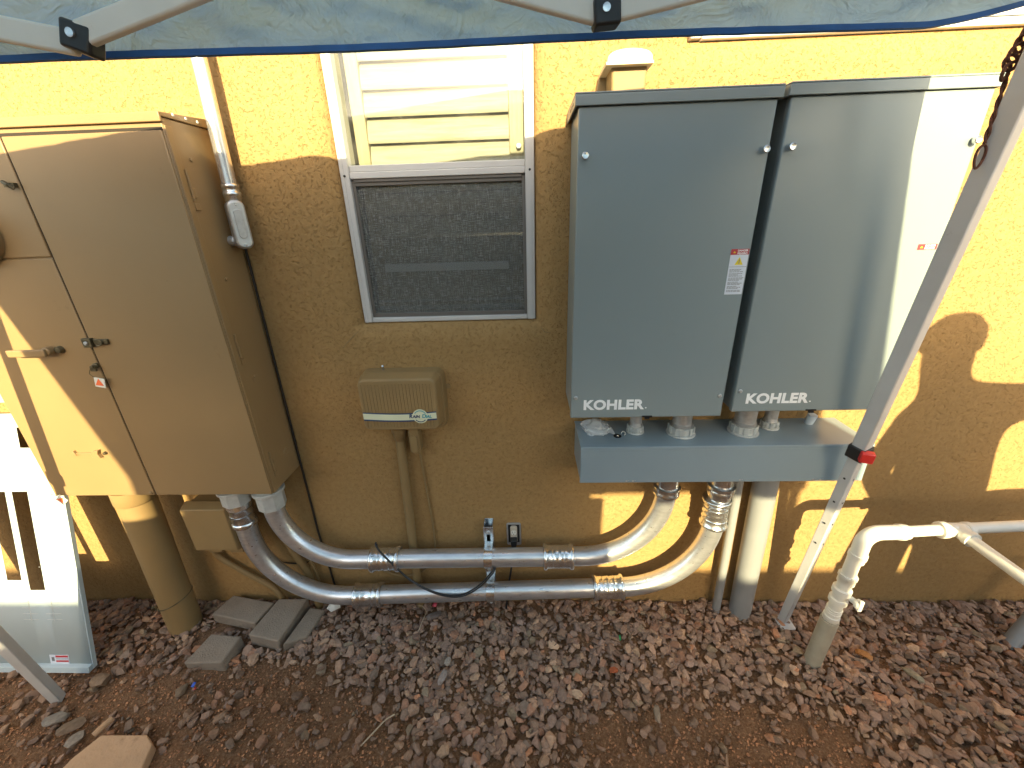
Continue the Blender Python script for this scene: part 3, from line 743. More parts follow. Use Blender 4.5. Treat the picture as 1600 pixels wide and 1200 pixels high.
# trough
tr = thing('wiring_trough', (.64, 0, .77), 'long grey metal wiring trough mounted under the two grey boxes', 'trough')
build('body', MB().box(.175, 1.101, -.180, -.002, .769, .9035), 'grey_light', tr, .002)
build('cover', MB().box(.173, 1.103, -.186, -.1805, .766, .8925), 'grey_light', tr, .0015)
build('top_flange', MB().box(.172, 1.104, -.188, -.002, .9038, .9068).box(.172, 1.104, -.188, -.1850, .8930, .9036), 'grey_light', tr, .001)
mk = MB()
for x in (.330, .352, .706, .945, .968):
    mk.lathe((x, -.1861, .773), (0, -1, 0), [(0, .0035), (.001, .003)], 10).box(x+.005, x+.009, -.1868, -.1861, .7745, .7760)
build('cover_tab', mk, 'cast', tr)
ng = 'threaded nipples joining the trough to the grey boxes'
def nipple(x, y, r_, R_, h, lab, ztop):
    t = thing('conduit_nipple', (x, y, .907), lab, 'pipe fitting', ng)
    build('pipe', MB().lathe((x, y, .9072), (0, 0, 1), [(0, r_), (ztop-.9075, r_)], 28), 'cast', t)
    mb = MB().lathe((x, y, .9070), (0, 0, 1), [(0, R_*1.12), (.004, R_*1.14), (.006, R_*1.05), (.007, R_*.9)], 32)
    mb.lathe((x, y, .9125), (0, 0, 1), [(0, R_*.97), (h, R_), (h, R_*.86)], 8)
    for k in range(8):
        a = PI/8+2*PI*k/8; mb.box(-.0018, .0018, -.0018, .0018, 0, h*.98, Matrix.Translation((x+R_*1.0*math.cos(a), y+R_*1.0*math.sin(a), .9125)) @ Matrix.Rotation(a, 4, 'Z'))
    build('locknut', mb, 'zinc', t, .0008)
    build('thread', MB().lathe((x, y, .9125+h), (0, 0, 1), [(0, r_*1.05)]+[(.0015*k, r_*(1.07 if k % 2 else 1.0)) for k in range(1, 9)]+[(.013, r_)], 28), 'cast', t, ang=60)
nipple(.372, -.085, .0195, .0265, .020, 'small nipple beside the plastic bag on the trough', 1.021)
nipple(.523, -.100, .031, .042, .026, 'fat nipple under the right half of the left grey box', 1.021)
nipple(.735, -.095, .033, .043, .026, 'fat nipple under the left corner of the right grey box', 1.035)
nipple(.838, -.066, .0205, .0275, .020, 'small nipple right beside the fat one under the right box', 1.035)
tag(build('pipe_stub', MB().tube([(.988, -.040, .907), (.993, -.046, .942)], .0150, 20), 'bluepipe'), 'short pale blue pipe stub standing on the trough under the right box', 'pipe')
# plastic bag
bm = bmesh.new(); bmesh.ops.create_icosphere(bm, subdivisions=4, radius=1)
from mathutils import noise as mn
bv = []
for v in bm.verts:
    p = v.co.copy(); k = 1 + .30*mn.noise(p*1.6+Vector((3, 1, 0))) + .22*abs(mn.noise(p*4.5)) + .10*mn.noise(p*11)
    q = Vector((p.x*.048, p.y*.040, max(p.z, -.3)*.030))*k
    if q.x > .02: q.z *= .6; q.y *= 1.1
    bv.append((.238+q.x, -.072+q.y, .9165+q.z*.9))
mb = MB().add(bv, [tuple(x.index for x in fc.verts) for fc in bm.faces]); bm.free()
mb.add([(.262, -.095, .915), (.300, -.112, .9085), (.292, -.075, .920)], [(0, 1, 2)])
tag(build('plastic_bag', mb, 'bag', ang=50), 'crumpled clear plastic bag lying on the left end of the trough', 'bag')
ko = thing('knockout_disc', (.305, -.118, .907), 'small black washer like disc lying on the trough near the bag', 'washer')
build('disc', MB().lathe((.305, -.118, .9071), (0, 0, 1), [(0, .0130), (.002, .0130), (.0025, .0120)], 24), 'black', ko)
build('hub', MB().lathe((.305, -.118, .9097), (0, 0, 1), [(0, .003), (.0012, .0025)], 12), 'fitting', ko)
tag(build('wire_scrap', MB().tube(smooth([(.322, -.100, .909), (.329, -.092, .911), (.334, -.103, .913), (.331, -.113, .909)]), .0016, 6), 'tagwhite'), 'tiny white wire scrap between the black disc and small nipple', 'scrap')

# grey pvc risers
tag(build('pvc_riser', MB().tube([(.878, -.055, .767), (.905, -.055, -.03)], .0425, 30), 'pvc_grey'), 'fat grey plastic pipe rising from the gravel into the trough', 'pipe')
tag(build('pvc_riser', MB().tube([(.783, -.050, .767), (.806, -.050, -.03)], .0165, 22), 'pvc_grey'), 'thin grey plastic pipe between fat conduit bend and fat grey pipe', 'pipe')

# wall light / box above left grey box
lg = thing('wall_lamp', (.25, -.05, 1.9), 'tan hooded outdoor fixture on the wall above the left grey box', 'lamp')
build('housing', MB().prism([(.228, 1.845), (.308, 1.845), (.311, 1.955), (.222, 1.952)], -.115, -.012), 'tan_flat', lg, .006, 3)
hood = MB(); 
def hoodf(a, b):
    t = a*PI; y = -.135 + b*.132
    return (.262 - .054*math.cos(t)*(1-.05*b), y, 1.950 + .034*math.sin(t)**.6*(1-.25*(1-b)))
hood.grid(hoodf, 20, 4); hood.grid(lambda a, b: (.262-.054*math.cos(a*PI), -.135, 1.950+.034*math.sin(a*PI)**.6*.75*b), 20, 3)
hood.box(.205, .319, -.136, -.003, 1.944, 1.950)
build('hood', hood, 'lampwhite', lg)
build('back_plate', MB().prism([(.185, 1.84), (.225, 1.84), (.235, 1.965), (.207, 1.955)], -.034, -.0005), 'tan_flat', lg, .003)

# ---------------------------------------------------------------- lower left: pipe, junction box, small pipes
bp = thing('service_riser', (-1.52, -.13, 0), 'fat tan painted pipe standing under the tan cabinet', 'pipe')
build('tube', MB().tube([(-1.480, -.125, .730), (-1.520, -.125, -.03)], .0600, 36), 'tan_flat', bp)
build('collar', MB().lathe((-1.480, -.125, .729), (-.05, 0, -1), [(0, .0655), (.055, .0655), (.060, .0620), (.061, .0601)], 36), 'tan_flat', bp, ang=60)
rg = [(-1.512+.0625*math.cos(a), -.125+.0625*math.sin(a), .155+.02*math.cos(a)) for a in np.linspace(0, 2*PI, 32)]
cl = build('ground_clamp', MB().tube(rg, .0022, 8, cap=False), 'brass', bp)
build('clamp_screw', MB().tube([(-1.583, -.150, .130), (-1.562, -.165, .137)], .008, 10).tube([(-1.590, -.16, .118), (-1.575, -.17, .150)], .005, 8), 'brass', cl)
jb = thing('junction_box', (-1.25, 0, .5), 'small tan junction box tucked under the right end of tan cabinet', 'junction box')
build('body', MB().box(-1.345, -1.165, -.075, -.001, .385, .605), 'tan_flat', jb, .004)
build('lid', taper(-1.352, -1.158, .398, .618, .008, -.0752, -.120, .010), 'tan_flat', jb, .003)
for a_, b_ in ((-1.325, -1.270), (-1.235, -1.180)): build('foot', MB().box(a_, b_, -.085, -.03, .362, .3845), 'tan_flat', jb, .003)
sp_ = 'thin tan pipes near the base of the wall at left'
tag(build('small_pipe', MB().tube(smooth([(-1.30, -.03, .37), (-1.36, -.025, .30), (-1.27, -.025, .20), (-1.17, -.025, .115), (-1.135, -.028, .06), (-1.12, -.03, -.02)]), .0125, 14), 'tan_flat'), 'thin tan pipe slanting from the junction box down behind the pavers', 'pipe', sp_)
tag(build('small_pipe', MB().tube([(-1.06, -.03, .70), (-1.03, -.03, .38), (-.975, -.03, .20), (-.965, -.03, -.02)], .016, 16), 'tan_flat'), 'thin tan pipe dropping between the two left conduit bends', 'pipe', sp_)
tag(build('ground_wire', MB().tube(smooth([(-.952, -.02, .36), (-.950, -.022, .30), (-.958, -.02, .26), (-.945, -.024, .22), (-.94, -.02, .12), (-.93, -.02, 0)]), .0055, 8).tube(smooth([(-.948, -.03, .33), (-.96, -.03, .29), (-.944, -.03, .26), (-.955, -.03, .22)]), .0022, 6), 'tan_flat'), 'tan painted ground wire with twisted tie right of the slim pipe', 'wire')
tag(build('thin_cable', MB().tube(smooth([(-1.20, -.012, .33), (-1.16, -.012, .30), (-1.12, -.012, .26), (-1.09, -.012, .235), (-1.0, -.012, .23), (-.93, -.012, .26), (-.90, -.012, .31)]), .003, 6), 'gap'), 'thin black cable sagging behind the conduit bends at left', 'cable')
tag(build('conduit_clip', MB().box(-1.345, -1.315, -.03, -.001, .640, .665), 'cast'), 'small grey wall clip above the tan junction box', 'clip')

# ---------------------------------------------------------------- leaning dead-front panel at far left
pn = thing('panel_cover', (-1.9, -.2, 0), 'pale grey breaker panel cover leaning against the wall, half in sun', 'panel')
def PP(a, z_, o=0):  # a: metres left of right edge, z_: height up the sheet
    y = -.322 + .262*z_; return (-1.742 - a, y - o, z_)
def psheet(holes, a1, h):
    As = sorted({0, a1} | {q for hl in holes for q in hl[:2]}); Zs = sorted({0.0, h} | {q for hl in holes for q in hl[2:]})
    mb = MB(); idx = {}
    for i, a in enumerate(As):
        for j, z_ in enumerate(Zs): idx[i, j] = len(mb.v); mb.v.append(PP(a, z_))
    for i in range(len(As)-1):
        for j in range(len(Zs)-1):
            ca, cz = (As[i]+As[i+1])/2, (Zs[j]+Zs[j+1])/2
            if any(hl[0] < ca < hl[1] and hl[2] < cz < hl[3] for hl in holes): continue
            mb.f.append((idx[i, j], idx[i, j+1], idx[i+1, j+1], idx[i+1, j]))
    return mb
holes = [(.138, .200, .325, .712), (.226, .286, .365, .712), (.075, .135, .875, .950), (.10, .40, 1.0, 1.04)]
sh_ = build('sheet', psheet(holes, .60, 1.20), 'panel', pn)
so_ = sh_.modifiers.new('gauge', 'SOLIDIFY'); so_.thickness = .002; so_.offset = 0
mb = MB(); mb.add([PP(0, 0, .001), PP(.60, 0, .001), PP(.60, 0, .022), PP(0, 0, .022)], [(0, 1, 2, 3)])
mb.add([PP(0, .0, .022), PP(.6, .0, .022), PP(.6, .020, .025), PP(0, .020, .025)], [(0, 1, 2, 3)])
lp = MB(); q0 = [(0, -.001, .001), (0, .022, .001), (0, .022, .018), (0, -.001, .018)]
lp.add([PP(a, z_, o) for a in (-.001, .601) for _, z_, o in q0], [(0, 1, 2, 3), (7, 6, 5, 4), (0, 4, 5, 1), (1, 5, 6, 2), (2, 6, 7, 3), (3, 7, 4, 0)])
build('bottom_lip', lp, 'panel', pn, .001)
lp = MB().add([PP(a, z_, o) for a in (-.003, .001) for z_, o in ((-.0, -.014), (1.2, -.014), (1.2, .001), (0, .001))], [(0, 1, 2, 3), (7, 6, 5, 4), (0, 4, 5, 1), (1, 5, 6, 2), (2, 6, 7, 3), (3, 7, 4, 0)])
build('side_return', lp, 'panel', pn)
kn = MB()
def pbox(mb, a0, a1, z0_, z1_, o0, o1):
    mb.add([PP(a, z_, o) for a in (a0, a1) for z_ in (z0_, z1_) for o in (o0, o1)], [(0, 1, 3, 2), (4, 6, 7, 5), (0, 4, 5, 1), (2, 3, 7, 6), (0, 2, 6, 4), (1, 5, 7, 3)])
for i in range(6):
    for a0 in (.09, .185): pbox(kn, a0, a0+.062, .205+i*.024, .2065+i*.024, .001, .0022)
for a0 in (.122, .215): pbox(kn, a0, a0+.0016, .20, .345, .001, .0022)
build('knockout_crease', kn, 'zinc', pn)
lb1 = MB(); pbox(lb1, .092, .170, .022, .058, .0012, .0020); L1 = build('danger_label', lb1, 'label', pn)
lb2 = MB(); pbox(lb2, .094, .145, .048, .056, .0021, .0026); pbox(lb2, .094, .145, .029, .036, .0021, .0026); build('label_bar', lb2, 'dred', L1)
lb3 = MB(); pbox(lb3, .151, .162, .033, .049, .0021, .0026); pbox(lb3, .094, .145, .041, .043, .0021, .0026); build('label_mark', lb3, 'ink', L1)
pr_ = MB()
for i in range(3):
    a = .045
    while a < .045+.10*(1-.2*i): l = random.uniform(.006, .018); pbox(pr_, a, a+l, .418+i*.017, .4205+i*.017, .0012, .0018); a += l+.004
build('faint_print', pr_, 'ink', pn)

# ---------------------------------------------------------------- pop-up canopy
cn = thing('pop_up_canopy', (0, -1.8, 0), 'blue pop up canopy with pale metal legs standing over the work area', 'canopy')
NL, NR = Vector((-1.57, -.73, 0)), Vector((.915, -.46, 0)); FL, FR = Vector((-1.175, -3.17, 0)), Vector((1.25, -2.88, 0))
zb = {'NL': 1.84, 'NR': 1.955, 'FL': 1.82, 'FR': 1.745}
zt = {'NL': 1.985, 'NR': 2.05, 'FL': 2.04, 'FR': 1.97}
APEX = Vector((-.10, -1.80, 2.40))
def near_bottom(t):
    x = NL.x+(NR.x-NL.x)*t
    z = 1.841+.042*(x+.75)/1.5
    if x > .66: z += .06*((x-.66)/.33)**1.4
    return z + .0015*math.sin(x*7)
def valance(P0, P1, zt0, zt1, fb, seed, nu=110, nv=12):
    d = (P1-P0).normalized(); nrm = Vector((-d.y, d.x, 0))
    def fn(a, b):
        p = P0.lerp(P1, a); z0_ = fb(a); z1_ = zt0+(zt1-zt0)*a + (.13*a*(1-a) if seed == 1 else 0)
        q = Vector((a*6+seed, b*1.3, seed)); wv = .011*mn.noise(q*2.1)+.006*mn.noise(q*5.3+Vector((0, b*3, 0)))+.0035*abs(mn.noise(Vector((a*40+b*6, b*9, seed))))
        wv = wv*(.8 if seed == 1 else .3) + (.034*abs(mn.noise(Vector((a*19+b*3, b*3-a*6, 4))))+.020*abs(mn.noise(Vector((a*37-b*6, b*7+a*11, 9)))) if seed == 1 else 0)
        p = p + nrm*wv*(1-.6*b)*min(1, .12+b*2.5)
        return (p.x, p.y, z0_+(z1_-z0_)*b)
    return fn
vals = [(NL, NR, zt['NL'], zt['NR'], near_bottom, 1), (NR, FR, zt['NR'], zt['FR'], lambda a: zb['NR']+(zb['FR']-zb['NR'])*a, 2),
        (FR, FL, zt['FR'], zt['FL'], lambda a: zb['FR']+(zb['FL']-zb['FR'])*a, 3), (FL, NL, zt['FL'], zt['NL'], lambda a: zb['FL']+(zb['NL']-zb['FL'])*a, 4)]
for v in vals:
    fn = valance(*v); vo = build('valance', MB().grid(fn, 260, 26), 'cloth', cn, ang=180)
    hp = [Vector(fn(i/130, 0)) for i in range(131)]
    hm = MB()
    for s_ in (0,):
        vs_ = []; 
        for p in hp: vs_ += [(p.x, p.y-.0045, p.z-.002), (p.x, p.y-.0045, p.z+.006), (p.x, p.y+.0045, p.z+.006), (p.x, p.y+.0045, p.z-.002)]
        fs = [(i*4+k, i*4+(k+1) % 4, (i+1)*4+(k+1) % 4, (i+1)*4+k) for i in range(130) for k in range(4)]
        hm.add(vs_, fs)
    build('hem', hm, 'hem', vo)
rf = MB()
C4 = [NL+Vector((0, 0, zt['NL'])), NR+Vector((0, 0, zt['NR'])), FR+Vector((0, 0, zt['FR'])), FL+Vector((0, 0, zt['FL']))]
for i in range(4):
    A, B = C4[i], C4[(i+1) % 4]
    def fn(a, b, A=A, B=B, i=i):
        p = A.lerp(B, a).lerp(APEX, b); sag = .035*math.sin(PI*b)*math.sin(PI*a)+.012*mn.noise(Vector((p.x*5, p.y*5, 1)))*math.sin(PI*a)*math.sin(PI*b)
        return (p.x, p.y, p.z-sag+(.13*a*(1-a)*(1-b)**2 if i == 0 else 0))
    rf.grid(fn, 30, 20)
build('roof_cloth', rf, 'cloth', cn, ang=60)
sq_ = lambda ang: [(math.cos(ang+PI/4+k*PI/2), math.sin(ang+PI/4+k*PI/2)) for k in range(4)]
def canopy_leg(top, foot, ang, split, red, plate=True):
    top, foot = Vector(top), Vector(foot); d = (top-foot).normalized(); mid = foot+d*split
    L = build('leg', MB().tube([mid-d*.02, top], .0265, 4, sq=sq_(ang)), 'leg', cn, .003)
    I = build('inner_leg', MB().tube([foot+d*.006, mid], .0215, 4, sq=sq_(ang)), 'leg', L, .0025)
    # adjusting holes on the camera-side face
    t = d; ref = Vector((0, 0, 1)) if abs(t.z) < .9 else Vector((1, 0, 0)); n1 = (ref-t*ref.dot(t)).normalized(); n2 = t.cross(n1)
    hl = MB()
    for k in range(4):
        dirs = (n1*math.cos(ang+k*PI/2)+n2*math.sin(ang+k*PI/2))
        if dirs.y < -.3:
            for j in range(4): hl.lathe(foot+d*(split-.11-j*.105)+dirs*.0166, dirs, [(0, .0038), (.0004, .0038)], 10)
    if hl.v: build('peg_hole', hl, 'black', I)
    if plate: build('foot_plate', MB().prism([(foot.x+x, foot.y+y) for x, y in rrect(-.030, .030, -.045, .022, .008)], foot.z, foot.z+.004, 'z').lathe(foot+Vector((0, -.033, .0042)), (0, 0, 1), [(0, .007), (.0006, .006)], 12), 'leg', L)
    hk = build('height_lock', MB().tube([mid-d*.028, mid+d*.018], .0335, 4, sq=sq_(ang)), 'black', L, .004)
    if red:
        bx = Vector((-.2, -1, 0)).normalized()
        M = Matrix.Translation(mid + Vector((.000, -.026, -.004))) @ d.to_track_quat('Z', 'Y').to_matrix().to_4x4()
        build('release_button', MB().box(-.017, .017, -.016, .006, -.018, .017, M), 'red', hk, .004, 3)
    return L
canopy_leg((.913, -.456, 2.02), (1.061, -.100, .0), .45, .950, True)
canopy_leg((-1.50, -.72, 2.0), (-1.777, -.425, -.02), .30, 1.0, True, False)
canopy_leg((-1.20, -3.15, 2.0), (-1.30, -3.30, 0), .2, 1.0, True)
canopy_leg((1.20, -2.85, 1.95), (1.28, -2.96, 0), .5, 1.0, True)
# scissor truss along the near edge (joints hang just above the hem), and the other sides
def tbar(a, b, w_=.030, t_=.014, nm='truss_bar'):
    a, b = Vector(a), Vector(b); d = (b-a).normalized(); side = d.cross(Vector((0, 0, 1))).normalized(); up = side.cross(d)
    vs_ = [p+side*sx*t_/2+up*sz*w_/2 for p in (a, b) for sx, sz in ((-1, -1), (1, -1), (1, 1), (-1, 1))]
    return build(nm, MB().add(vs_, [(0, 1, 2, 3), (7, 6, 5, 4), (0, 4, 5, 1), (1, 5, 6, 2), (2, 6, 7, 3), (3, 7, 4, 0)]), 'bar', cn, .004, 3)
J1 = Vector((-.600, -.668, 1.853)); J2 = Vector((.122, -.600, 1.877)); J0 = Vector((-1.28, -.735, 1.86))
tbar(J1+Vector((-.012, 0, -.004)), (-1.02, -.705, 1.925)); tbar(J1+Vector((.006, -.008, .002)), (-.255, -.625, 1.965))
tbar(J2+Vector((-.008, 0, 0)), (-.25, -.628, 1.9575)); tbar(J2+Vector((.010, -.004, .002)), (.50, -.560, 1.952))
tbar((.50, -.545, 1.965), (.905, -.475, 1.945)); tbar((-1.02, -.695, 1.93), (-1.47, -.725, 1.84))
for J, rr_ in ((J1, .06), (J2, .05)):
    M = Matrix.Translation(J) @ Matrix.Rotation(.10, 4, 'Z') @ Matrix.Rotation(.35 if J is J1 else -.08, 4, 'Y')
    jn = build('joint', MB().box(-.019, .019, -.016, .012, -.018, .016, M), 'black', cn, .004, 3)
    build('joint_screw', MB().lathe(M @ Vector((-.003, -.0162, .001)), (0, -1, 0), [(0, .006), (.0025, .0055), (.003, .003)], 18), 'fitting', jn)
for A, B in ((FL, FR), (FL, NL), (FR, NR)):
    za, zb_ = 1.93, 1.90
    for k in range(2):
        p, q = A.lerp(B, k*.5+.02), A.lerp(B, k*.5+.48)
        off_ = Vector((0, .06 if A is FL and B is FR else 0, 0)) + (Vector((.05, 0, 0)) if B is NL else Vector((-.05, 0, 0)) if B is NR else Vector())
        tbar(p+Vector((0, 0, 1.78))+off_, q+Vector((0, 0, 1.98))+off_); tbar(p+Vector((0, 0, 1.98))+off_*1.35, q+Vector((0, 0, 1.78))+off_*1.35)

# knotted cord hanging at top right
rp = MB()
ax = Vector((.905, -.40, 1.875))
rp.tube(smooth([(.915, -.40, 1.96), (.912, -.40, 1.92), (.906, -.402, 1.885)]), .0032, 8)
random.seed(3)
for i in range(5):
    c_ = Vector((.912-.003*i, -.402, 1.888-.014*i)); rr_ = .011+.003*random.random(); th = random.uniform(0, PI)
    a1 = Vector((math.cos(th), .5*math.sin(th), 0)); a2 = Vector((.2*math.cos(th), 0, 1.1))
    rp.tube([c_+(a1*math.cos(t)+a2*math.sin(t))*rr_ for t in np.linspace(0, 2*PI, 18)], .0030, 8)
for s_ in (0, PI):
    rp.tube([(.905+.0022*math.cos(t*14+s_)+.002*t, -.402+.0022*math.sin(t*14+s_), 1.830-.115*t) for t in np.linspace(0, 1, 50)], .0022, 6)
rp.tube([(.907+.0085*math.sin(t)*(1+.2*math.cos(t)), -.402, 1.6925+.0205*math.cos(t)) for t in np.linspace(0, 2*PI, 26)], .0023, 8)
tag(build('hanging_rope', rp, 'rope'), 'rusty brown knotted rope hanging with a small loop at its end', 'rope')

# ---------------------------------------------------------------- white sprinkler valve piping at right
vp = thing('valve_piping', (1.08, -.27, 0), 'white plastic irrigation piping with taped valve standing in the gravel', 'pipe')
build('ground_sleeve', MB().tube([(1.066, -.278, -.03), (1.077, -.276, .235)], .0285, 26), 'pvc_old', vp)
vv = MB().lathe((1.0775, -.276, .236), (.03, 0, 1), [(0, .0285), (.002, .031), (.020, .031), (.022, .0275), (.034, .0275), (.035, .0295), (.038, .0295), (.039, .0275), (.043, .0275), (.044, .0295), (.047, .0295), (.048, .0275), (.052, .0275), (.053, .0295), (.056, .0295), (.057, .026),
    (.085, .026), (.087, .034), (.104, .034), (.106, .027), (.128, .027), (.130, .0345), (.150, .0345), (.152, .0255), (.29, .0255)], 24)
vv.lathe((1.084, -.276, .41), (.03, 0, 1), [(0, .031), (.022, .031), (.024, .034), (.040, .034)], 8)
vv.v = [(1.0775+(a-1.0775)*.82, -.276+(b+.276)*.82, c) for a, b, c in vv.v]
build('valve_body', vv, 'pvc', vp, ang=50)
build('valve_handle', MB().lathe((1.094, -.300, .365), (.35, -1, .1), [(0, .010), (.018, .010), (.020, .017), (.032, .018), (.035, .012)], 14).box(1.094, 1.108, -.340, -.330, .348, .392), 'pvc', vp, .003)
#build('test_cock', MB().lathe((1.066, -.27, .470), (-1, -.2, .3), [(0, .010), (.02, .010), (.022, .015), (.032, .015)], 10), 'pvc_old', vp)
el = fillet([(1.090, -.276, .51), (1.090, -.276, .628), (1.22, -.272, .628)], [.045], 12)
build('elbow', MB().tube(el, .0235, 26), 'pvc', vp, ang=60)
build('elbow_collar', MB().lathe((1.19, -.273, .628), (1, 0, 0), [(0, .0238), (.002, .026), (.018, .026), (.02, .0238)], 24), 'pvc', vp, ang=50)
build('elbow_collar', MB().lathe((1.090, -.276, .525), (0, 0, 1), [(0, .0238), (.002, .0265), (.018, .0265), (.02, .0238)], 24), 'pvc', vp, ang=50)
build('pipe', MB().tube([(1.20, -.272, .628), (1.375, -.262, .630), (2.35, -.21, .634)], .0175, 24), 'pvc', vp)
build('tee', MB().lathe((1.325, -.265, .6295), (1, 0, 0), [(0, .018), (.001, .026), (.010, .0275), (.022, .026), (.030, .0225), (.080, .0225), (.082, .025), (.098, .025), (.099, .018)], 26).lathe((1.385, -.262, .630), (0, -1, 0), [(0, .0225), (.035, .0225), (.037, .025), (.052, .025), (.053, .018)], 24), 'pvc', vp, ang=50)
build('branch_pipe', MB().tube([(1.383, -.30, .630), (1.383, -1.1, .628)], .0168, 24), 'pvc', vp)
build('branch_riser', MB().tube([(1.383, -1.1, .655), (1.383, -1.1, -.02)], .0235, 20), 'pvc', vp)
build('far_riser', MB().tube([(2.35, -.21, .66), (2.35, -.21, -.02)], .0235, 20), 'pvc', vp)
t2 = thing('buried_pipe_elbow', (1.95, -.16, 0), 'dull grey pipe elbow poking from gravel at the far right edge', 'pipe')
build('tube', MB().tube(fillet([(1.87, -.20, -.03), (1.98, -.15, .08), (2.05, -.12, .30)], [.06]), .026, 20), 'pvc_grey', t2)

# ---------------------------------------------------------------- pavers, slab
def poly_block(name, pts, z0_, z1_, mat, label, cat, grp=None, tilt=None, bev=.006):
    cx = sum(p[0] for p in pts)/len(pts); cy = sum(p[1] for p in pts)/len(pts)
    mb = MB().prism(pts, z0_, z1_, 'z')
    if tilt:
        M = Matrix.Translation((cx, cy, z0_)) @ Matrix.Rotation(tilt[0], 4, 'X') @ Matrix.Rotation(tilt[1], 4, 'Y') @ Matrix.Translation((-cx, -cy, -z0_))
        mb.v = [tuple(M @ Vector(p)) for p in mb.v]
    return tag(build(name, mb, mat, None, bev, 3, loc=(cx, cy, z0_)), label, cat, grp)
pg = 'grey concrete pavers piled beside the fat tan pipe'
poly_block('concrete_paver', [(-1.357, -.022), (-1.143, -.060), (-1.172, -.160), (-1.392, -.118)], -.005, .050, 'paver', 'level grey paver nearest the wall beside the fat tan pipe', 'paver', pg, (.03, 0))
poly_block('concrete_paver', [(-1.132, -.048), (-1.000, -.040), (-1.030, -.240), (-1.166, -.216)], -.008, .055, 'paver', 'grey paver lying lengthwise under the lower conduit bend', 'paver', pg, (.03, .05))
poly_block('concrete_paver', [(-1.332, -.200), (-1.194, -.212), (-1.206, -.318), (-1.360, -.318)], -.025, .040, 'paver', 'grey paver in front, farthest from the wall', 'paver', pg, (.05, -.03))
poly_block('concrete_paver', [(-.995, -.070), (-.925, -.070), (-.945, -.20), (-1.02, -.245)], -.03, .028, 'paver', 'half buried grey paver at the right end of the pile', 'paver', pg, (.0, .22))
mb_s = [(-1.500, -.62), (-1.462, -.556), (-1.40, -.556), (-1.300, -.556), (-1.258, -.582), (-1.235, -.66), (-1.262, -.80), (-1.42, -.86), (-1.53, -.76)]
so2 = poly_block('sandstone_slab', mb_s, -.01, .026, 'slab', 'flat pinkish tan sandstone slab lying on the dirt', 'stone', None, (.04, -.03), .004)

# ---------------------------------------------------------------- gravel
def hull_template(n, sq=(1, .72, .46)):
    bm = bmesh.new()
    for _ in range(n):
        p = rng.normal(size=3); p /= np.linalg.norm(p); p = np.sign(p)*np.abs(p)**.75
        bm.verts.new((p[0]*sq[0]*.5, p[1]*sq[1]*.5, p[2]*sq[2]*.5))
    bmesh.ops.convex_hull(bm, input=bm.verts)
    bmesh.ops.delete(bm, geom=[v for v in bm.verts if not v.link_faces], context='VERTS')
    bmesh.ops.triangulate(bm, faces=bm.faces)
    bm.verts.index_update(); v = np.array([q.co[:] for q in bm.verts]); fc = np.array([[x.index for x in q.verts] for q in bm.faces]); bm.free()
    return v, fc
TPL = [hull_template(int(rng.integers(11, 20)), (1, rng.uniform(.55, .85), rng.uniform(.32, .62))) for _ in range(36)]
PAL = np.array([(.205, .165, .145), (.165, .140, .130), (.245, .190, .155), (.150, .115, .105), (.28, .225, .18), (.185, .155, .150), (.215, .140, .110), (.13, .12, .115), (.165, .158, .130), (.30, .17, .11), (.34, .28, .22)])
PW = np.array([.18, .16, .14, .12, .08, .12, .07, .06, .04, .015, .015]); PW /= PW.sum()
def rotm(ax, ay, az):
    cx, sx, cy, sy, cz, sz = np.cos(ax), np.sin(ax), np.cos(ay), np.sin(ay), np.cos(az), np.sin(az)
    Rx = np.array([[1, 0, 0], [0, cx, -sx], [0, sx, cx]]); Ry = np.array([[cy, 0, sy], [0, 1, 0], [-sy, 0, cy]]); Rz = np.array([[cz, -sz, 0], [sz, cz, 0], [0, 0, 1]])
    return Rz @ Ry @ Rx
def gravel_density(x, y):
    """1 where the stones lie thick, lower where the dirt shows"""
    d = 1.0
    n = mn.noise(Vector((x*2.3, y*2.6, 5)))*.22 + mn.noise(Vector((x*7, y*7, 2)))*.12
    left = (-x-.62) + ( -y-.30)*1.6          # dirt toward lower left
    d -= np.clip((left+n-.02)*2.8, 0, .80) if y < -.30 else 0
    blob = math.exp(-(((x-.58)/.52)**2+((y+.60)/.23)**2)); d -= np.clip((blob*1.25+n-.35)*2.2, 0, .88)
    blob2 = math.exp(-(((x+1.50)/.22)**2+((y+.22)/.10)**2)); d -= np.clip((blob2+n-.3)*1.6, 0, .6)
    if y < -.75: d -= .3
    return float(np.clip(d, .16, 1))
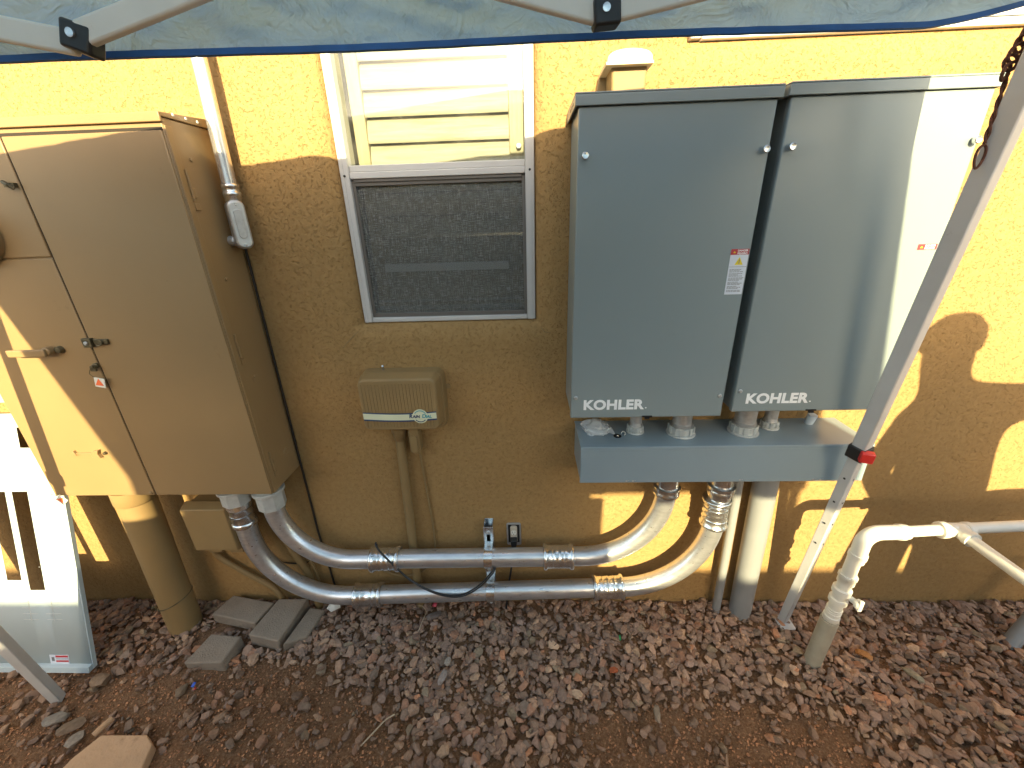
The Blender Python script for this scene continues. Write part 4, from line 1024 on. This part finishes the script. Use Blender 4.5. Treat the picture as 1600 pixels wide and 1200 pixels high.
def pebbles(name, N, smin, smax, xr, yr, dens, label, mat='pebble', lift=0, tint=None, seedo=0, tilt=.6):
    Vs, Fs, Cs = [], [], []; o = 0; k = 0
    while k < N:
        x, y = rng.uniform(*xr), rng.uniform(*yr)
        if rng.random() > dens(x, y): 
            k += .25; continue
        k += 1
        s = smin+(smax-smin)*rng.random()**1.7
        if y > -.006-s*.35: y = -.006-s*.35
        if inside_block(x, y, s*.3): continue
        v, fc = TPL[int(rng.integers(len(TPL)))]
        Rm = rotm(rng.normal(0, tilt*.5), rng.normal(0, tilt*.5), rng.uniform(0, 6.28))
        p = (v*s*np.array([1, rng.uniform(.8, 1.1), rng.uniform(.8, 1.3)])) @ Rm.T
        z = float(gh(np.array(x), np.array(y))) + s*.12 + rng.random()*lift
        p += (x, y, z); Vs.append(p); Fs.append(fc+o); o += len(v)
        c = PAL[rng.choice(len(PAL), p=PW)]*rng.uniform(.72, 1.25) if tint is None else np.array(tint)*rng.uniform(.6, 1.5)
        c = (c*.85+np.array((.032, .027, .020)))*np.array((1.80, 1.46, 1.23)); dirty = .5*(1-dens(x, y)); c = c*(1-dirty)+np.array((.19, .11, .065))*dirty
        Cs.append(np.tile((*np.clip(c, 0, 1), 1), (len(v), 1)))
    V = np.concatenate(Vs); F = np.concatenate(Fs); C = np.concatenate(Cs)
    me = bpy.data.meshes.new(name); me.vertices.add(len(V)); me.vertices.foreach_set('co', V.ravel().astype('f'))
    me.loops.add(F.size); me.loops.foreach_set('vertex_index', F.ravel().astype('i'))
    me.polygons.add(len(F)); me.polygons.foreach_set('loop_start', np.arange(0, F.size, 3, dtype='i'))
    a = me.color_attributes.new('tint', 'FLOAT_COLOR', 'POINT'); a.data.foreach_set('color', C.ravel().astype('f'))
    me.update(calc_edges=True); me.validate(); me.shade_flat()
    me.materials.append(MAT[mat]); ob_ = bpy.data.objects.new(name, me); sc.collection.objects.link(ob_)
    bv_ = None
    return tag(ob_, label, kind='stuff')
BL = [(-1.25, -.09, .13, .07), (-1.08, -.14, .08, .10), (-1.28, -.26, .09, .06), (-1.38, -.70, .13, .14)]
def inside_block(x, y, m):
    return any(abs(x-a) < c_-m*.2 and abs(y-b) < d_-m*.2 for a, b, c_, d_ in BL)
pebbles('gravel', 16000, .014, .051, (-2.6, 2.7), (-1.15, 0), gravel_density, 'crushed mixed brown and mauve gravel along the wall', lift=.013)
pebbles('grit', 26000, .003, .012, (-2.3, 2.2), (-1.0, 0), lambda x, y: 1.05-gravel_density(x, y)*.8, 'small dirt clods and grit in the bare patches', lift=.004, tint=(.25, .145, .085))

# single stones and litter one can pick out
def stone(x, y, s, c, label, sq=(1, .7, .4), rz=0, z=.02):
    v, fc = hull_template(22, sq); Rm = rotm(rng.normal(0, .12), rng.normal(0, .12), rz); p = (v*s) @ Rm.T + (x, y, z)
    m = stone_mat('stone_%s' % label.split()[0], False, c)
    tag(build('stone', MB().add(p.tolist(), [tuple(q) for q in fc.tolist()]), m, smooth=False, loc=(x, y, z)), label, 'stone')
stone(.307, -.325, .035, (.42, .12, .05), 'bright orange red stone near the dirt patch edge', rz=.4)
stone(-.326, -.300, .040, (.44, .37, .31), 'pale cream upright stone in the middle of the gravel', (1, .6, .4), 1.4, .026)
stone(-.335, -.360, .058, (.36, .30, .27), 'long pale pinkish stone in front of the cream one', (1, .45, .35), 1.2, .026)
stone(-1.655, -.372, .072, (.26, .18, .12), 'rounded tan rock by the panel cover corner', (1, .7, .5), .1, .010)
stone(-1.62, -.52, .085, (.22, .15, .10), 'long flat brown stone left of the sandstone slab', (1, .5, .3), .5, .002)
stone(-1.70, -.50, .075, (.28, .24, .20), 'greyish white flat rock at the bottom left corner', (1, .6, .35), .3, .004)
stone(-1.56, -.56, .065, (.30, .25, .20), 'pale lumpy stone touching the slab at left', (1, .6, .4), .9, .004)
stone(-.42, -.10, .075, (.21, .165, .145), 'long dark flagstone chip below the lower conduit', (1, .4, .3), .6, .022)
stone(1.27, -.26, .06, (.46, .22, .08), 'flat ochre stone right of the valve sleeve', (1, .55, .3), -.5, .022)
stone(1.39, -.33, .07, (.38, .32, .22), 'slim pale yellow stone in front of the branch pipe', (1, .35, .25), -1.0, .022)
stone(.43, -.46, .062, (.30, .23, .17), 'slender tan stone lying in the dark dirt patch', (1, .35, .3), 1.4, .004)
tag(build('stick', MB().tube(smooth([(-.565, -.575, .022), (-.53, -.535, .028), (-.505, -.505, .030), (-.478, -.485, .028)]), .0026, 7), 'twig'), 'thin curved pale stick lying on the gravel', 'stick')
tag(build('stick', MB().tube(smooth([(-1.487, -.560, .028), (-1.478, -.535, .030), (-1.470, -.510, .028)]), [.010]*13, 8), 'slab'), 'short thick tan stick poking over the sandstone slab', 'stick')
tag(build('dry_grass', MB().tube(smooth([(-.455, -.085, .02), (-.458, -.12, .035), (-.47, -.18, .028)]), .0016, 5).tube(smooth([(-.455, -.085, .02), (-.47, -.08, .05), (-.49, -.085, .06)]), .0014, 5), 'twig'), 'dry grass blade sticking up below the lower conduit', 'grass blade')
def scrap(name, pts, mat, lab, cat='litter'):
    mb = MB().add(pts, [tuple(range(len(pts)))]); o_ = tag(build(name, mb, mat), lab, cat); s_ = o_.modifiers.new('t', 'SOLIDIFY'); s_.thickness = .0015
scrap('paper_scrap', [(-.905, -.075, .030), (-.880, -.088, .024), (-.845, -.070, .030), (-.850, -.052, .050), (-.885, -.055, .055)], 'tagwhite', 'crumpled white paper scrap beside the pavers under the conduit')
scrap('plastic_scrap', [(-1.275, -.400, .022), (-1.262, -.402, .022), (-1.260, -.388, .030), (-1.270, -.386, .028)], 'blue', 'tiny bright blue plastic scrap in the dirt')
scrap('plastic_scrap', [(-1.258, -.412, .020), (-1.250, -.405, .022), (-1.256, -.400, .022)], 'red', 'tiny red plastic scrap beside the blue one')
scrap('plastic_scrap', [(.352, -.215, .030), (.358, -.215, .030), (.359, -.195, .034), (.353, -.195, .034)], 'green', 'short green plastic sleeve scrap on the gravel')
scrap('flower_petal', [(-.437, -.062, .028), (-.418, -.066, .030), (-.414, -.050, .040), (-.430, -.046, .036)], 'pink', 'dried pink petal under the lower conduit', 'petal')
scrap('leaf', [(-.895, -.050, .045), (-.915, -.060, .040), (-.925, -.045, .065), (-.905, -.038, .070)], 'leaf', 'small dry green leaf beside the white paper', 'leaf')

# ---------------------------------------------------------------- the co-worker whose shadow falls on the wall (stands just right of the view)
def skin_body(name, verts, edges, rads, mat, parent=None, sub=2, root=0):
    me = bpy.data.meshes.new(name); me.from_pydata(verts, edges, []); o = bpy.data.objects.new(name, me); sc.collection.objects.link(o)
    if parent: o.parent = parent
    sk = o.modifiers.new('skin', 'SKIN'); sk.use_smooth_shade = True
    for i, q in enumerate(me.skin_vertices[0].data): q.radius = rads[i] if isinstance(rads[i], tuple) else (rads[i], rads[i]); q.use_root = (i == root)
    ss = o.modifiers.new('sub', 'SUBSURF'); ss.levels = sub; ss.render_levels = sub
    me.materials.append(MAT[mat]); return o
px_, py_ = 1.545, -1.12
V = [(.09, 0, .96), (.09, 0, 1.10), (.07, .0, 1.25), (.02, 0, 1.36), (-.03, .0, 1.45), (-.045, .01, 1.52), (-.065, .03, 1.59), (-.06, .03, 1.645)]
Rr = [(.20, .13), (.20, .13), (.19, .13), (.12, .10), (.105, .085), (.105, .09), (.102, .10), (.075, .08)]
E_ = [(0, 1), (1, 2), (2, 3), (3, 4), (4, 5), (5, 6), (6, 7)]
def chain(start, pts, rr):
    prev = start
    for p, q in zip(pts, rr): V.append(p); Rr.append(q); E_.append((prev, len(V)-1)); prev = len(V)-1
    return prev
for s_ in (-1, 1):
    k_ = chain(0, [(.09+s_*.10, 0, .86), (.09+s_*.12, .01, .50), (.09+s_*.13, -.02, .10), (.09+s_*.14, .10, .04), (.09+s_*.145, .17, .035)], [.12, .105, .075, .045, .035])
la = chain(3, [(-.11, 0, 1.32), (-.165, .0, 1.12), (-.12, .14, .97), (-.10, .18, .92)], [.065, .062, .045, .03])
for i, (dx, l) in enumerate(((-.03, .07), (-.01, .08), (.01, .075), (.03, .06))): chain(la, [(-.10+dx, .20, .89), (-.10+dx*1.1, .215, .89-l)], [.010, .008])
chain(la, [(-.065, .20, .91), (-.05, .215, .87)], [.011, .009])
ra = chain(3, [(.20, 0, 1.40), (.44, .02, 1.42), (.66, .05, 1.36), (.74, .06, 1.35)], [.075, .055, .042, .032])
for i, (dz, l) in enumerate(((.03, .07), (.01, .08), (-.01, .075), (-.03, .06))): chain(ra, [(.78, .065, 1.35+dz), (.78+l, .07, 1.35+dz*1.1)], [.010, .008])
chain(ra, [(.755, .07, 1.385), (.78, .08, 1.41)], [.011, .009])
P_ = skin_body('person', V, E_, Rr, 'shirt'); P_.location = (px_, py_, 0)
tag(P_, 'person in dark work clothes facing the wall with one arm held out', 'person')
hb = MB(); hb.lathe((px_-.063, py_+.03, 1.60), (0, 0, 1), [(0, .104), (.03, .106), (.06, .098), (.09, .07), (.105, .03), (.108, .01)], 24)
build('hair', hb, 'black', P_)
